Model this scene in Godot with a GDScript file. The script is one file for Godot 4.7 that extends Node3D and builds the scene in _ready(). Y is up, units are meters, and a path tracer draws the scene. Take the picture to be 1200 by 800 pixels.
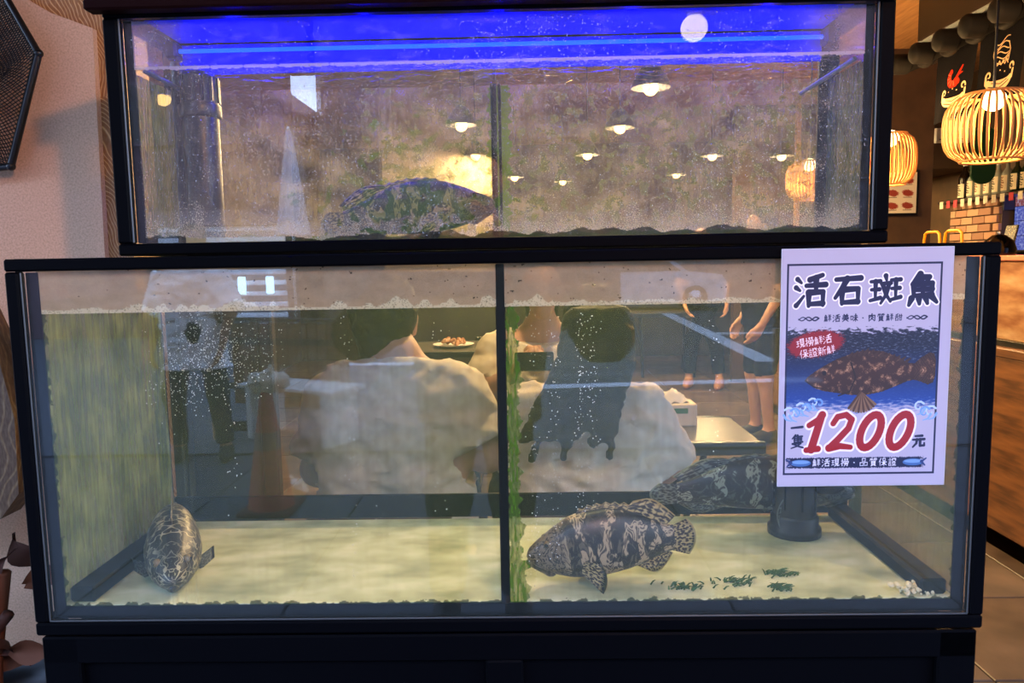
extends Node3D
# A seafood restaurant's two stacked live-fish tanks, photographed from the street.
# x right, y up, z towards the photographer; the lower tank's front glass is the plane z = 0.

class MB:
	var v := PackedVector3Array()
	var uv := PackedVector2Array()
	var col := PackedColorArray()
	var ix := PackedInt32Array()
	func vert(p: Vector3, t := Vector2.ZERO) -> int:
		v.append(p)
		uv.append(t)
		return v.size() - 1
	func tri(a: int, b: int, c: int) -> void:   # counter-clockwise from outside
		ix.append(a)
		ix.append(c)
		ix.append(b)
	func quad(a: int, b: int, c: int, d: int) -> void:
		tri(a, b, c)
		tri(a, c, d)
	func face(a: Vector3, b: Vector3, c: Vector3, d: Vector3, ta := Vector2(0, 1), tc := Vector2(1, 0)) -> void:
		quad(vert(a, ta), vert(b, Vector2(tc.x, ta.y)), vert(c, tc), vert(d, Vector2(ta.x, tc.y)))
	func box(c: Vector3, s: Vector3, bev := 0.0, b := Basis()) -> void:
		var h := s * 0.5
		var e := minf(bev, minf(h.x, minf(h.y, h.z)) * 0.9)
		var ax := [Vector3.RIGHT, Vector3.UP, Vector3.BACK]
		for k in 3:
			var n: Vector3 = ax[k]
			var p: Vector3 = ax[(k + 1) % 3]
			var q: Vector3 = ax[(k + 2) % 3]
			var hp := h.dot(p) - e
			var hq := h.dot(q) - e
			for s1 in [-1.0, 1.0]:
				var o: Vector3 = n * h.dot(n) * s1
				var pp: Vector3 = p * s1
				face(c + b * (o - pp * hp - q * hq), c + b * (o + pp * hp - q * hq), c + b * (o + pp * hp + q * hq), c + b * (o - pp * hp + q * hq))
		if e <= 0.0:
			return
		for k in 3:
			var n: Vector3 = ax[k]
			var p: Vector3 = ax[(k + 1) % 3]
			var q: Vector3 = ax[(k + 2) % 3]
			var hn := h.dot(n) - e
			for s1 in [-1.0, 1.0]:
				for s2 in [-1.0, 1.0]:
					var a1: Vector3 = p * s1 * h.dot(p) + q * s2 * (h.dot(q) - e)
					var a2: Vector3 = p * s1 * (h.dot(p) - e) + q * s2 * h.dot(q)
					if s1 * s2 > 0:
						face(c + b * (a1 - n * hn), c + b * (a2 - n * hn), c + b * (a2 + n * hn), c + b * (a1 + n * hn))
					else:
						face(c + b * (a2 - n * hn), c + b * (a1 - n * hn), c + b * (a1 + n * hn), c + b * (a2 + n * hn))
		for sx in [-1.0, 1.0]:
			for sy in [-1.0, 1.0]:
				for sz in [-1.0, 1.0]:
					var x1 := vert(c + b * Vector3(sx * h.x, sy * (h.y - e), sz * (h.z - e)))
					var y1 := vert(c + b * Vector3(sx * (h.x - e), sy * h.y, sz * (h.z - e)))
					var z1 := vert(c + b * Vector3(sx * (h.x - e), sy * (h.y - e), sz * h.z))
					if sx * sy * sz > 0:
						tri(x1, y1, z1)
					else:
						tri(x1, z1, y1)
	func ring_join(r0: int, r1: int, n: int) -> void:
		for i in n:
			quad(r0 + i, r0 + i + 1, r1 + i + 1, r1 + i)
	func tube(path: Array, radii, n := 8, caps := true) -> void:
		var prev := -1
		var side := Vector3.ZERO
		for k in path.size():
			var p: Vector3 = path[k]
			var t: Vector3 = (path[mini(k + 1, path.size() - 1)] - path[maxi(k - 1, 0)]).normalized()
			if side == Vector3.ZERO:
				side = t.cross(Vector3.UP if absf(t.y) < 0.9 else Vector3.RIGHT).normalized()
			side = (side - t * side.dot(t)).normalized()
			var other := t.cross(side)
			var r: float = radii[k] if radii is Array else radii
			var first := v.size()
			for i in n + 1:
				var a := TAU * i / n
				vert(p + (side * cos(a) + other * sin(a)) * r, Vector2(float(i) / n, float(k) / (path.size() - 1)))
			if prev >= 0:
				ring_join(prev, first, n)
			prev = first
			if caps and (k == 0 or k == path.size() - 1):
				var cc := vert(p, Vector2(0.5, 0.5))
				var rim := v.size()
				for i in n:
					var a := TAU * i / n
					vert(p + (side * cos(a) + other * sin(a)) * r, Vector2(0.5, 0.5))
				for i in n:
					if k == 0:
						tri(cc, rim + (i + 1) % n, rim + i)
					else:
						tri(cc, rim + i, rim + (i + 1) % n)
	func lathe(profile: Array, n: int, at := Vector3.ZERO, b := Basis()) -> void:   # (radius, height) from the bottom up
		var prev := -1
		for k in profile.size():
			var p: Vector2 = profile[k]
			var first := v.size()
			for i in n + 1:
				var a := -TAU * i / n
				vert(at + b * Vector3(cos(a) * p.x, p.y, sin(a) * p.x), Vector2(float(i) / n, 1.0 - float(k) / (profile.size() - 1)))
			if prev >= 0:
				ring_join(prev, first, n)
			prev = first
	func extrude(poly: PackedVector2Array, depth: float, b := Basis(), at := Vector3.ZERO, bev := 0.0) -> void:   # polygon in the plane xy, depth along z both ways
		var p := poly.duplicate()
		if not Geometry2D.is_polygon_clockwise(p):
			p.reverse()
		p.reverse()
		var tr := Geometry2D.triangulate_polygon(p)
		var lo := p[0]
		var hi := p[0]
		for q in p:
			lo = lo.min(q)
			hi = hi.max(q)
		var sz := hi - lo
		for s1 in [1.0, -1.0]:
			var first := v.size()
			for q in p:
				vert(at + b * Vector3(q.x, q.y, s1 * depth * 0.5), Vector2((q.x - lo.x) / sz.x, (hi.y - q.y) / sz.y))
			for k in range(0, tr.size(), 3):
				var c: Vector2 = p[tr[k]]
				var area: float = (p[tr[k + 1]] - c).cross(p[tr[k + 2]] - c)
				if area * s1 > 0:
					tri(first + tr[k], first + tr[k + 1], first + tr[k + 2])
				else:
					tri(first + tr[k], first + tr[k + 2], first + tr[k + 1])
		for k in p.size():
			var a := p[k]
			var c := p[(k + 1) % p.size()]
			var d := depth * 0.5
			face(at + b * Vector3(a.x, a.y, d), at + b * Vector3(a.x, a.y, -d), at + b * Vector3(c.x, c.y, -d), at + b * Vector3(c.x, c.y, d))
	func grid(nu: int, nv: int, fn: Callable) -> void:
		var first := v.size()
		for j in nv + 1:
			for i in nu + 1:
				var t := Vector2(float(i) / nu, float(j) / nv)
				vert(fn.call(t), Vector2(t.x, t.y))
		for j in nv:
			for i in nu:
				var a := first + j * (nu + 1) + i
				quad(a, a + nu + 1, a + nu + 2, a + 1)
	func mesh(smooth := false) -> ArrayMesh:
		var arr := []
		arr.resize(Mesh.ARRAY_MAX)
		var nn := PackedVector3Array()
		if smooth:
			nn.resize(v.size())
			for k in range(0, ix.size(), 3):
				var fn := (v[ix[k + 2]] - v[ix[k]]).cross(v[ix[k + 1]] - v[ix[k]])
				for j in 3:
					nn[ix[k + j]] += fn
			var same := {}   # seams: vertices at one place share a normal
			for i in v.size():
				var key := Vector3i((v[i] * 20000.0).round())
				same[key] = same.get(key, Vector3.ZERO) + nn[i]
			for i in v.size():
				var key := Vector3i((v[i] * 20000.0).round())
				nn[i] = same[key].normalized()
			arr[Mesh.ARRAY_VERTEX] = v
			arr[Mesh.ARRAY_TEX_UV] = uv
			arr[Mesh.ARRAY_INDEX] = ix
			if col.size() == v.size():
				arr[Mesh.ARRAY_COLOR] = col
		else:
			var vv := PackedVector3Array()
			var tt := PackedVector2Array()
			for k in range(0, ix.size(), 3):
				var fn := (v[ix[k + 2]] - v[ix[k]]).cross(v[ix[k + 1]] - v[ix[k]]).normalized()
				for j in 3:
					vv.append(v[ix[k + j]])
					tt.append(uv[ix[k + j]])
					nn.append(fn)
			arr[Mesh.ARRAY_VERTEX] = vv
			arr[Mesh.ARRAY_TEX_UV] = tt
		arr[Mesh.ARRAY_NORMAL] = nn
		var m := ArrayMesh.new()
		m.add_surface_from_arrays(Mesh.PRIMITIVE_TRIANGLES, arr)
		return m

const UPV := Vector3.UP
var taken := {}
var M := {}
var rng := RandomNumberGenerator.new()

func numbered(n: String) -> String:
	var k: int = taken.get(n, -1) + 1
	taken[n] = k
	return n if k == 0 else "%s_%03d" % [n, k]

func thing(called: String, label: String, category: String, at := Vector3.ZERO, turn := 0.0, group := "") -> Node3D:
	var o := Node3D.new()
	o.name = numbered(called)
	add_child(o)
	o.position = at
	o.rotation.y = turn
	tag(o, label, category, group)
	return o

func tag(o: Node, label: String, category := "", group := "", kind := "") -> void:
	if label:
		o.set_meta("label", label)
	if category:
		o.set_meta("category", category)
	if group:
		o.set_meta("group", group)
	if kind:
		o.set_meta("kind", kind)

func put(called: String, m: Mesh, mt: Material, parent: Node = null, at := Vector3.ZERO) -> MeshInstance3D:
	var o := MeshInstance3D.new()
	o.mesh = m
	o.material_override = mt
	o.cast_shadow = GeometryInstance3D.SHADOW_CASTING_SETTING_ON
	if parent == null:
		o.name = numbered(called)
		add_child(o)
	else:
		o.name = called
		parent.add_child(o, true)
	o.position = at
	return o

func struct(called: String, m: Mesh, mt: Material, label := "", at := Vector3.ZERO) -> MeshInstance3D:
	var o := put(called, m, mt, null, at)
	tag(o, label, "", "", "structure")
	return o

func bx(s: Vector3, bev := 0.0, c := Vector3.ZERO, b := Basis()) -> ArrayMesh:
	var m := MB.new()
	m.box(c, s, bev, b)
	return m.mesh()

func tb(path: Array, r, n := 8) -> ArrayMesh:
	var m := MB.new()
	m.tube(path, r, n)
	return m.mesh(true)

func lt(profile: Array, n := 20) -> ArrayMesh:
	var m := MB.new()
	m.lathe(profile, n)
	return m.mesh(true)

func mat(c: Color, rough := 0.7, metal := 0.0, spec := 0.5) -> StandardMaterial3D:
	var m := StandardMaterial3D.new()
	m.albedo_color = c
	m.roughness = rough
	m.metallic = metal
	m.metallic_specular = spec
	return m

func glow(c: Color, e: float) -> StandardMaterial3D:
	var m := mat(c, 0.5)
	m.emission_enabled = true
	m.emission = c
	m.emission_energy_multiplier = e
	return m

func noise_tex(freq: float, octaves: int, stops: Array, sd := 1, size := 256, type := FastNoiseLite.TYPE_SIMPLEX_SMOOTH) -> NoiseTexture2D:
	var n := FastNoiseLite.new()
	n.seed = sd
	n.frequency = freq
	n.noise_type = type
	n.fractal_octaves = octaves
	var t := NoiseTexture2D.new()
	t.width = size
	t.height = size
	t.seamless = true
	t.noise = n
	var g := Gradient.new()
	var off := PackedFloat32Array()
	var cc := PackedColorArray()
	for s in stops:
		off.append(s[0])
		cc.append(s[1])
	g.offsets = off
	g.colors = cc
	t.color_ramp = g
	return t

func nmat(stops: Array, freq: float, octaves: int, scale: Vector3, rough := 0.8, sd := 1, spec := 0.5) -> StandardMaterial3D:
	var m := mat(Color.WHITE, rough, 0.0, spec)
	m.albedo_texture = noise_tex(freq, octaves, stops, sd)
	m.uv1_triplanar = true
	m.uv1_world_triplanar = true
	m.uv1_scale = scale
	return m

func tex(im: Image) -> ImageTexture:
	return ImageTexture.create_from_image(im)

func tmat(im: Image, rough := 0.7, alpha := false) -> StandardMaterial3D:
	var m := mat(Color.WHITE, rough)
	m.albedo_texture = tex(im)
	m.texture_repeat = false
	if alpha:
		m.transparency = BaseMaterial3D.TRANSPARENCY_ALPHA
	return m

func fnl(freq: float, octaves := 3, sd := 1, type := FastNoiseLite.TYPE_SIMPLEX_SMOOTH) -> FastNoiseLite:
	var n := FastNoiseLite.new()
	n.seed = sd
	n.frequency = freq
	n.fractal_octaves = octaves
	n.noise_type = type
	return n

# ---------- smooth bodies: bones [a, b, ra, rb] joined with a smooth minimum, meshed as surface nets ----------
func body_field(out: MB, bones: Array, cell: float, k := 0.02, cuts := [], fold: FastNoiseLite = null, amp := 0.0) -> void:
	var lo := Vector3(1e9, 1e9, 1e9)
	var hi := -lo
	for b in bones:
		var r: float = maxf(b[2], b[3]) + 3.0 * k + 2.0 * cell
		lo = lo.min(b[0] - Vector3(r, r, r)).min(b[1] - Vector3(r, r, r))
		hi = hi.max(b[0] + Vector3(r, r, r)).max(b[1] + Vector3(r, r, r))
	var nx := int((hi.x - lo.x) / cell) + 2
	var ny := int((hi.y - lo.y) / cell) + 2
	var nz := int((hi.z - lo.z) / cell) + 2
	var acc := PackedFloat32Array()
	acc.resize(nx * ny * nz)
	for b in bones:
		var a: Vector3 = b[0]
		var ab: Vector3 = b[1] - b[0]
		var l2 := maxf(ab.length_squared(), 1e-9)
		var ra: float = b[2]
		var dr: float = b[3] - b[2]
		var r := maxf(b[2], b[3]) + 3.0 * k
		var c0: Vector3 = (a.min(b[1]) - Vector3(r, r, r) - lo) / cell
		var c1: Vector3 = (a.max(b[1]) + Vector3(r, r, r) - lo) / cell
		for z in range(maxi(int(c0.z), 0), mini(int(c1.z) + 1, nz)):
			for y in range(maxi(int(c0.y), 0), mini(int(c1.y) + 1, ny)):
				var at := (z * ny + y) * nx
				for x in range(maxi(int(c0.x), 0), mini(int(c1.x) + 1, nx)):
					var p := lo + Vector3(x, y, z) * cell - a
					var t := clampf(p.dot(ab) / l2, 0.0, 1.0)
					var d := (p - ab * t).length() - ra - dr * t
					if d < 3.0 * k:
						acc[at + x] += exp(-d / k)
	for z in nz:
		for y in ny:
			var at := (z * ny + y) * nx
			for x in nx:
				var s := acc[at + x]
				if s <= 0.0:
					acc[at + x] = 0.2
					continue
				var f := -k * log(s)
				if fold != null and absf(f) < 0.04:
					var q := lo + Vector3(x, y, z) * cell
					f += amp * (absf(fold.get_noise_3d(q.x * 60.0 + q.y * 45.0, q.y * 110.0 - q.x * 20.0, q.z * 60.0)) * 2.0 - 0.95)
				for c in cuts:   # [point, normal, reach]
					var e: Vector3 = lo + Vector3(x, y, z) * cell - c[0]
					if e.length_squared() < c[2] * c[2]:
						f = maxf(f, e.dot(c[1]))
				acc[at + x] = f
	var at_cell := {}
	var sy := nx
	var sz := nx * ny
	for z in nz - 1:
		for y in ny - 1:
			for x in nx - 1:
				var n := z * sz + y * sy + x
				var s0 := acc[n] < 0.0
				if s0 == (acc[n + 1] < 0.0) and s0 == (acc[n + sy] < 0.0) and s0 == (acc[n + sz] < 0.0) and s0 == (acc[n + sy + 1] < 0.0) and s0 == (acc[n + sz + 1] < 0.0) and s0 == (acc[n + sz + sy] < 0.0) and s0 == (acc[n + sz + sy + 1] < 0.0):
					continue
				var sum := Vector3.ZERO
				var cnt := 0
				for e in EDGES:
					var f0 := acc[n + e[0].x + e[0].y * sy + e[0].z * sz]
					var f1 := acc[n + e[1].x + e[1].y * sy + e[1].z * sz]
					if (f0 < 0.0) != (f1 < 0.0):
						sum += Vector3(e[0]).lerp(Vector3(e[1]), f0 / (f0 - f1))
						cnt += 1
				at_cell[n] = out.vert(lo + (Vector3(x, y, z) + sum / cnt) * cell)
	for n in at_cell:
		var s0 := acc[n] < 0.0
		for w in [[1, sy, sz], [sy, sz, 1], [sz, 1, sy]]:
			if s0 != (acc[n + w[0]] < 0.0):
				var a = at_cell.get(n)
				var b = at_cell.get(n - w[1])
				var c = at_cell.get(n - w[1] - w[2])
				var d = at_cell.get(n - w[2])
				if a == null or b == null or c == null or d == null:
					continue
				if s0:
					out.quad(a, b, c, d)
				else:
					out.quad(a, d, c, b)

const EDGES := [
	[Vector3i(0, 0, 0), Vector3i(1, 0, 0)], [Vector3i(0, 1, 0), Vector3i(1, 1, 0)], [Vector3i(0, 0, 1), Vector3i(1, 0, 1)], [Vector3i(0, 1, 1), Vector3i(1, 1, 1)],
	[Vector3i(0, 0, 0), Vector3i(0, 1, 0)], [Vector3i(1, 0, 0), Vector3i(1, 1, 0)], [Vector3i(0, 0, 1), Vector3i(0, 1, 1)], [Vector3i(1, 0, 1), Vector3i(1, 1, 1)],
	[Vector3i(0, 0, 0), Vector3i(0, 0, 1)], [Vector3i(1, 0, 0), Vector3i(1, 0, 1)], [Vector3i(0, 1, 0), Vector3i(0, 1, 1)], [Vector3i(1, 1, 0), Vector3i(1, 1, 1)]]

# A hand at a wrist: palm along d, back of the hand towards n, thumb on the side t; curl bends the fingers towards -n.
func hand_bones(w: Vector3, d: Vector3, n: Vector3, t: Vector3, curl: float, s := 1.0) -> Array:
	var out := []
	for i in 4:
		var side := t * (0.027 - 0.018 * i) * s
		var root := w + d * 0.085 * s + side
		out.append([w + side * 0.7, root, 0.014 * s, 0.0125 * s])
		var len: float = [0.042, 0.047, 0.043, 0.034][i] * s
		var p := root
		var dir := d
		for j in 3:
			dir = (d * cos(curl * (j + 1)) - n * sin(curl * (j + 1))).normalized()
			var q: Vector3 = p + dir * len * [1.0, 0.72, 0.55][j]
			out.append([p, q, (0.0092 - 0.0008 * j) * s, (0.0086 - 0.001 * j) * s])
			p = q
	var th := w + d * 0.025 * s + t * 0.022 * s
	var t1 := th + (d * 0.75 + t * 0.65 - n * 0.25).normalized() * 0.045 * s
	var t2 := t1 + (d * 0.95 + t * 0.2 - n * 0.35 * (0.5 + curl)).normalized() * 0.034 * s
	var t3 := t2 + (d * 0.95 - t * 0.1 - n * 0.4 * (0.5 + curl)).normalized() * 0.026 * s
	out += [[w + t * 0.01 * s, th, 0.017 * s, 0.0145 * s], [th, t1, 0.0145 * s, 0.0115 * s], [t1, t2, 0.0108 * s, 0.0095 * s], [t2, t3, 0.0095 * s, 0.008 * s]]
	return out

# A person in world axes about a base point. f: the way they face. Elbows, wrists and hand ways are given relative to the base.
func person(label: String, at: Vector3, o: Dictionary) -> Node3D:
	var root := thing("person", label, "person", at)
	var f: Vector3 = o.f.normalized()
	var r := f.cross(UPV).normalized()
	var s: float = o.get("s", 1.0)
	var cell: float = o.get("cell", 0.016)
	var hip := UPV * (o.hip as float) + f * (o.get("hip_f", 0.0) as float)
	var chest: Vector3 = hip + UPV * 0.46 * s + f * (o.get("lean", 0.02) as float) + r * (o.get("side", 0.0) as float)
	var w: float = o.get("w", 0.18) * s
	var sh := [chest - r * w - UPV * 0.05 * s, chest + r * w - UPV * 0.05 * s]
	var hp := [hip - r * 0.09 * s, hip + r * 0.09 * s]
	var neck := chest + UPV * 0.06 * s + f * 0.005
	var tilt: Vector3 = o.get("tilt", Vector3.ZERO)
	var head := neck + UPV * 0.145 * s + f * 0.025 * s + tilt
	var face: Vector3 = o.get("look", f).normalized()
	var fr := face.cross(UPV).normalized()
	var knees: Array = o.knees
	var feet: Array = o.feet
	var toes: Vector3 = o.get("toes", f)
	var el: Array = o.elbows
	var wr: Array = o.wrists
	var mid := hip.lerp(chest, 0.5)
	var skin := MB.new()
	var bones := [[hp[0], hp[1], 0.1 * s, 0.1 * s], [hp[0] + UPV * 0.06, sh[0] + r * 0.06 * s - UPV * 0.1 * s, 0.085 * s, 0.09 * s], [hp[1] + UPV * 0.06, sh[1] - r * 0.06 * s - UPV * 0.1 * s, 0.085 * s, 0.09 * s],
		[sh[0] + r * 0.03, sh[1] - r * 0.03, 0.058 * s, 0.058 * s], [neck - UPV * 0.03 * s, sh[0] + UPV * 0.01, 0.046 * s, 0.046 * s], [neck - UPV * 0.03 * s, sh[1] + UPV * 0.01, 0.046 * s, 0.046 * s], [chest, neck, 0.06 * s, 0.05 * s], [neck, head - face * 0.015, 0.05 * s, 0.052 * s]]
	for i in 2:
		bones.append([sh[i], el[i], 0.05 * s, 0.04 * s])
		bones.append([el[i], wr[i], 0.041 * s, 0.027 * s])
		bones.append([hp[i], knees[i], 0.085 * s, 0.056 * s])
		bones.append([knees[i], feet[i] + UPV * 0.08, 0.055 * s, 0.036 * s])
		bones.append([feet[i] + UPV * 0.06, feet[i] + UPV * 0.04 + toes * 0.05, 0.038 * s, 0.036 * s])
		bones.append([feet[i] + UPV * 0.04 + toes * 0.05, feet[i] + UPV * 0.028 + toes * 0.15, 0.036 * s, 0.027 * s])
	body_field(skin, bones, cell, 0.018)
	var hb := [[head + UPV * 0.035 * s - face * 0.018, head + UPV * 0.035 * s + face * 0.022, 0.08 * s, 0.074 * s], [head - UPV * 0.02 * s + face * 0.02, head - UPV * 0.075 * s + face * 0.048 * s, 0.066 * s, 0.036 * s],
		[head + UPV * 0.02 + face * 0.083 * s, head - UPV * 0.02 + face * 0.1 * s, 0.01, 0.013], [head - UPV * 0.042 * s + face * 0.078 * s - fr * 0.018, head - UPV * 0.042 * s + face * 0.078 * s + fr * 0.018, 0.011, 0.011],
		[neck, head - face * 0.012, 0.05 * s, 0.053 * s]]
	for i in [-1.0, 1.0]:
		hb.append([head + fr * i * 0.078 * s + UPV * 0.022, head + fr * i * 0.076 * s - UPV * 0.02, 0.013, 0.01])
	body_field(skin, hb, 0.007 if cell < 0.017 else 0.011, 0.009)
	for i in 2:
		var hd: Array = o.hands[i] if o.has("hands") else [(wr[i] - el[i]).normalized(), r * (-1.0 if i == 0 else 1.0), f, 0.35]
		body_field(skin, hand_bones(wr[i], hd[0], hd[1], hd[2], hd[3], s), 0.0045 if cell < 0.017 else 0.006, 0.004)
	put("body", skin.mesh(true), o.skin, root)
	for i in [-1.0, 1.0]:
		var e := SphereMesh.new()
		e.radius = 0.011
		e.height = 0.022
		e.radial_segments = 10
		e.rings = 6
		put("eye", e, M.eye, root, head + UPV * 0.022 + face * 0.083 * s + fr * 0.031 * i * s)
	var fold := fnl(0.1, 2, 11)
	var sl: float = o.get("sleeve", 0.75)
	var shirt := MB.new()
	var hem: float = o.get("hem", 0.02)
	var tb_ := [[hp[0] - UPV * (0.06 + hem), hp[1] - UPV * (0.06 + hem), 0.118 * s, 0.118 * s], [hp[0] - UPV * hem, sh[0] + r * 0.055 * s - UPV * 0.1 * s, 0.112 * s, 0.108 * s], [hp[1] - UPV * hem, sh[1] - r * 0.055 * s - UPV * 0.1 * s, 0.112 * s, 0.108 * s],
		[mid - f * 0.01, chest - UPV * 0.1, 0.1 * s, 0.11 * s], [sh[0] + r * 0.03, sh[1] - r * 0.03, 0.066 * s, 0.066 * s], [neck - UPV * 0.045 * s, sh[0] + UPV * 0.002, 0.06 * s, 0.058 * s], [neck - UPV * 0.045 * s, sh[1] + UPV * 0.002, 0.06 * s, 0.058 * s], [chest - UPV * 0.02, neck - UPV * 0.035, 0.074 * s, 0.062 * s]]
	var cuts := [[hip - UPV * (0.045 + hem), -UPV, 0.45], [neck - UPV * 0.012 - f * 0.02 + f * (o.get("vneck", 0.0) as float) * 0.3 - UPV * (o.get("vneck", 0.0) as float), (UPV + f * 0.35).normalized(), 0.13]]
	for i in 2:
		var e1: Vector3 = sh[i].lerp(el[i], minf(sl, 1.0))
		var bag: float = o.get("bag", 0.016)
		tb_.append([sh[i], e1, 0.066 * s, (0.052 + bag) * s])
		if sl > 1.0:
			var e2: Vector3 = el[i].lerp(wr[i], sl - 1.0)
			tb_.append([el[i], e2, (0.05 + bag) * s, (0.034 + bag) * s])
			cuts.append([e2, (wr[i] - el[i]).normalized(), 0.1])
		else:
			cuts.append([e1 - (el[i] - sh[i]).normalized() * 0.005, (el[i] - sh[i]).normalized(), 0.125])
	body_field(shirt, tb_, cell * 0.85, 0.018, cuts, fold, o.get("folds", 0.012))
	put(o.get("top", "shirt"), shirt.mesh(true), o.shirt, root)
	var tr := MB.new()
	var leg: float = o.get("leg", 0.95)
	var lb := [[hp[0], hp[1], 0.108 * s, 0.108 * s], [hp[0] + UPV * 0.08, hp[1] + UPV * 0.08, 0.1 * s, 0.1 * s]]
	var lc := [[hip + UPV * 0.1, UPV, 0.3]]
	for i in 2:
		lb.append([hp[i], knees[i], 0.1 * s, 0.074 * s])
		var a1: Vector3 = knees[i].lerp(feet[i] + UPV * 0.06, leg)
		if leg > 0.1:
			lb.append([knees[i], a1, 0.072 * s, 0.06 * s])
		lc.append([a1 - (feet[i] - knees[i]).normalized() * 0.03, (feet[i] - knees[i]).normalized(), 0.13])
	body_field(tr, lb, cell, 0.016, lc, fold, 0.008)
	put("trousers" if leg > 0.5 else "shorts", tr.mesh(true), o.trousers, root)
	if o.get("shoes", true):
		for i in 2:
			var so := MB.new()
			body_field(so, [[feet[i] + UPV * 0.045 - toes * 0.025, feet[i] + UPV * 0.04 + toes * 0.06, 0.047, 0.046], [feet[i] + UPV * 0.04 + toes * 0.06, feet[i] + UPV * 0.034 + toes * 0.16, 0.046, 0.036], [feet[i] + UPV * 0.06, feet[i] + UPV * 0.1, 0.044, 0.044]], 0.012, 0.012, [[feet[i] + UPV * 0.002, -UPV, 0.3], [feet[i] + UPV * 0.1, UPV, 0.1]])
			put("shoe", so.mesh(true), o.get("shoe_mat", M.shoe), root)
	var ha := MB.new()
	var hair := [[head + UPV * 0.05 * s - face * 0.03, head + UPV * 0.052 * s + face * 0.016, 0.091 * s, 0.084 * s], [head - face * 0.045 * s - UPV * 0.0, head - face * 0.035 * s - UPV * 0.085 * s, 0.076 * s, 0.058 * s], [head - face * 0.055 * s - UPV * 0.06 * s, head - face * 0.05 * s - UPV * 0.12 * s, 0.042 * s, 0.026 * s]]
	hair += o.get("hair", [])
	body_field(ha, hair, 0.008 if cell < 0.017 else 0.012, 0.008, [[head + face * 0.045 * s + UPV * 0.065 * s, (face * 0.9 - UPV * 0.44).normalized(), 0.27]], fnl(0.2, 2, 5), 0.008)
	put("hair", ha.mesh(true), o.hair_mat, root)
	return root

# ---------- print: strokes, brush lettering, textures ----------
func dab(im: Image, x: int, y: int, c: Color, a: float) -> void:
	if x < 0 or y < 0 or x >= im.get_width() or y >= im.get_height() or a <= 0.0:
		return
	var o := im.get_pixel(x, y)
	var k := minf(a, 1.0) * c.a
	im.set_pixel(x, y, Color(lerpf(o.r, c.r, k), lerpf(o.g, c.g, k), lerpf(o.b, c.b, k), maxf(o.a, k)))

func line(im: Image, a: Vector2, b: Vector2, w0: float, w1: float, c: Color) -> void:
	var w := maxf(w0, w1) + 1.0
	var ab := b - a
	var l2 := maxf(ab.length_squared(), 1e-6)
	for y in range(int(minf(a.y, b.y) - w), int(maxf(a.y, b.y) + w) + 1):
		for x in range(int(minf(a.x, b.x) - w), int(maxf(a.x, b.x) + w) + 1):
			var p := Vector2(x + 0.5, y + 0.5) - a
			var t := clampf(p.dot(ab) / l2, 0.0, 1.0)
			dab(im, x, y, c, lerpf(w0, w1, t) - p.distance_to(ab * t) + 0.5)

func stroke(im: Image, pts: Array, w0: float, w1: float, c: Color) -> void:
	for i in pts.size() - 1:
		var n := float(pts.size() - 1)
		line(im, pts[i], pts[i + 1], lerpf(w0, w1, i / n), lerpf(w0, w1, (i + 1) / n), c)

func blot(im: Image, ctr: Vector2, rx: float, ry: float, turn: float, c: Color, rag := 0.0, n: FastNoiseLite = null) -> void:
	var m := maxf(rx, ry) * 1.3
	for y in range(int(ctr.y - m), int(ctr.y + m) + 1):
		for x in range(int(ctr.x - m), int(ctr.x + m) + 1):
			var p := (Vector2(x, y) - ctr).rotated(-turn)
			var d := Vector2(p.x / rx, p.y / ry).length()
			if n != null:
				d += rag * n.get_noise_2d(p.x * 0.25, p.y * 3.0)
			dab(im, x, y, c, (1.0 - d) * minf(rx, ry) + 0.5)

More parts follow.
